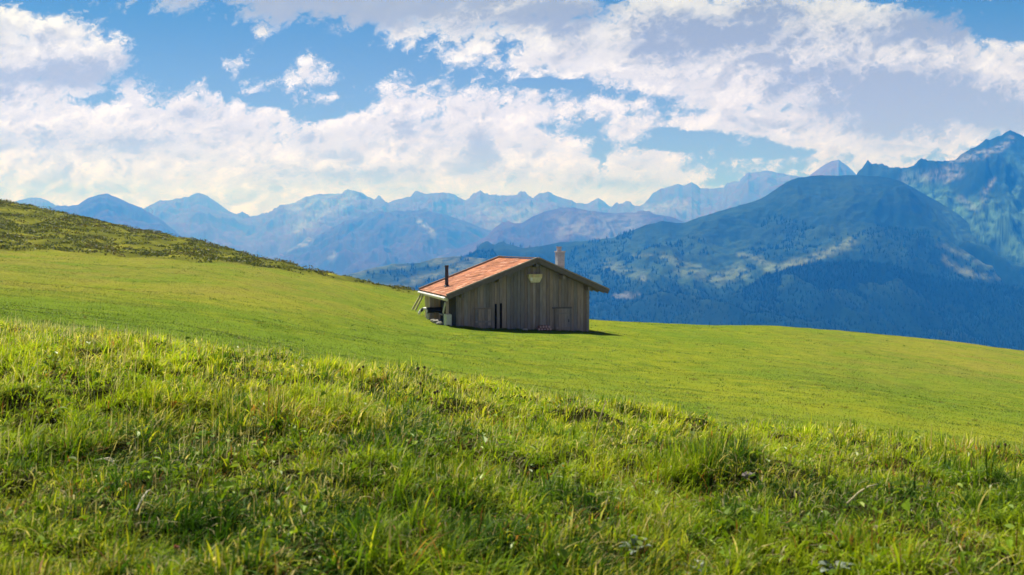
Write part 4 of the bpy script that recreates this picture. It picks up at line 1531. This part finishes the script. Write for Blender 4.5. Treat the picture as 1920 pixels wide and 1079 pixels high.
seed_head(678, 690, 42, [(-4, 3), (3, -2)], 'dark brown withered flower with two touching heads, standing apart on the crest')
seed_head(785, 690, 52, [(-1, 1), (11, -1)], 'dark withered flower forked into two separate heads, highest against the meadow')
seed_head(788, 719, 40, [(0, 0)], 'single dark withered flower just below the forked pair')
seed_head(815, 736, 38, [(0, 0), (5, -2)], 'dark withered flower beside the rusty one, right of the forked pair')
seed_head(808, 748, 34, [(0, 0), (2, 7)], 'rusty red withered flower lowest of those around the forked pair', (.22, .06, .02))
seed_head(854, 712, 46, [(0, 0)], 'lone grey withered flower with a pale top at the crest', (.12, .115, .085))
seed_head(1872, 838, 40, [(0, 0), (13, -4)], 'brown withered flower with two heads near the right end of the bank', (.10, .06, .04))
m = MB()
g = ground_hit(327, 1055)
pf = empty('pink_flower', g)
tag(pf, 'faded pink flower head low in the grass at the left', 'flower')
m.tube([(0, 0, -.01), (.004, .003, .05)], .0022, 5, (.10, .13, .03))
m.build('stalk', M_WEED, pf)
m = MB()
for j in range(34):
    d = Vector((random.gauss(0, 1), random.gauss(0, 1), random.gauss(.5, .7))).normalized()
    m.leaf((.004, .003, .052), d, random.uniform(.010, .017), .006, .1, jit((.42, .16, .15), .3), .2, 3)
m.build('head', M_WEED, pf)

DG = 'dry stalks in the bank'


def stalk(a, b, wpx, label, col, lift=0.03):
    g0, g1 = ground_hit(*a), ground_hit(*b)
    o = empty('dry_stalk', g0)
    tag(o, label, 'dry stalk', DG)
    v = g1 - g0
    m = MB()
    q = [Vector((0, 0, lift)), v * .35 + Vector((.004, 0, lift + .022)), v * .7 + Vector((0, .006, lift + .018)), v + Vector((0, 0, lift + .008))]
    m.tube(q, [wpx, wpx * .95, wpx * .8, wpx * .4], 6, col)
    for j in range(3):
        p = q[1 + j % 2] + Vector((0, 0, .002))
        m.leaf(p, Vector((v.x + random.uniform(-.05, .05), v.y + random.uniform(-.05, .05), .02)), .05, .007, .4, jit(col), .3, 4)
    m.build('stem', M_DRY, o, smooth=True)


stalk((1588, 968), (1645, 932), .0042, 'pale bleached stalk lying on the right part of the bank', (.52, .46, .28), .05)
stalk((178, 884), (222, 896), .0045, 'short whitish dead stalk lying at the left of the bank', (.60, .55, .46), .045)
stalk((256, 985), (282, 945), .004, 'bent dead stalk lying below the broad leaved weed', (.52, .48, .38), .05)
g = ground_hit(1110, 838)
st_ = empty('dry_stalk', g)
tag(st_, 'tall pale dry stalk rising above the crest and leaning right', 'dry stalk', DG)
tip = at(1136, 752, g.y) - g
m = MB()
m.tube([(0, 0, -.01), tip * .5 + Vector((-.004, 0, 0)), tip], [.004, .0038, .0024], 6, (.55, .47, .27))
m.build('stem', M_DRY, st_, smooth=True)
m = MB()
for j in range(16):
    p = tip * (1 - j * .014)
    d = Vector((random.uniform(-.6, .9), random.uniform(-.6, .6), 1))
    m.leaf(p, d, .018, .004, .2, jit((.55, .45, .28)), .2, 3)
m.build('seed_tuft', M_DRY, st_)
g = ground_hit(1402, 905)
stone(g + Vector((0, 0, .03)), .026, (.20, .17, .17), 'small dark grey stone half sunk in the grass of the bank', 9)
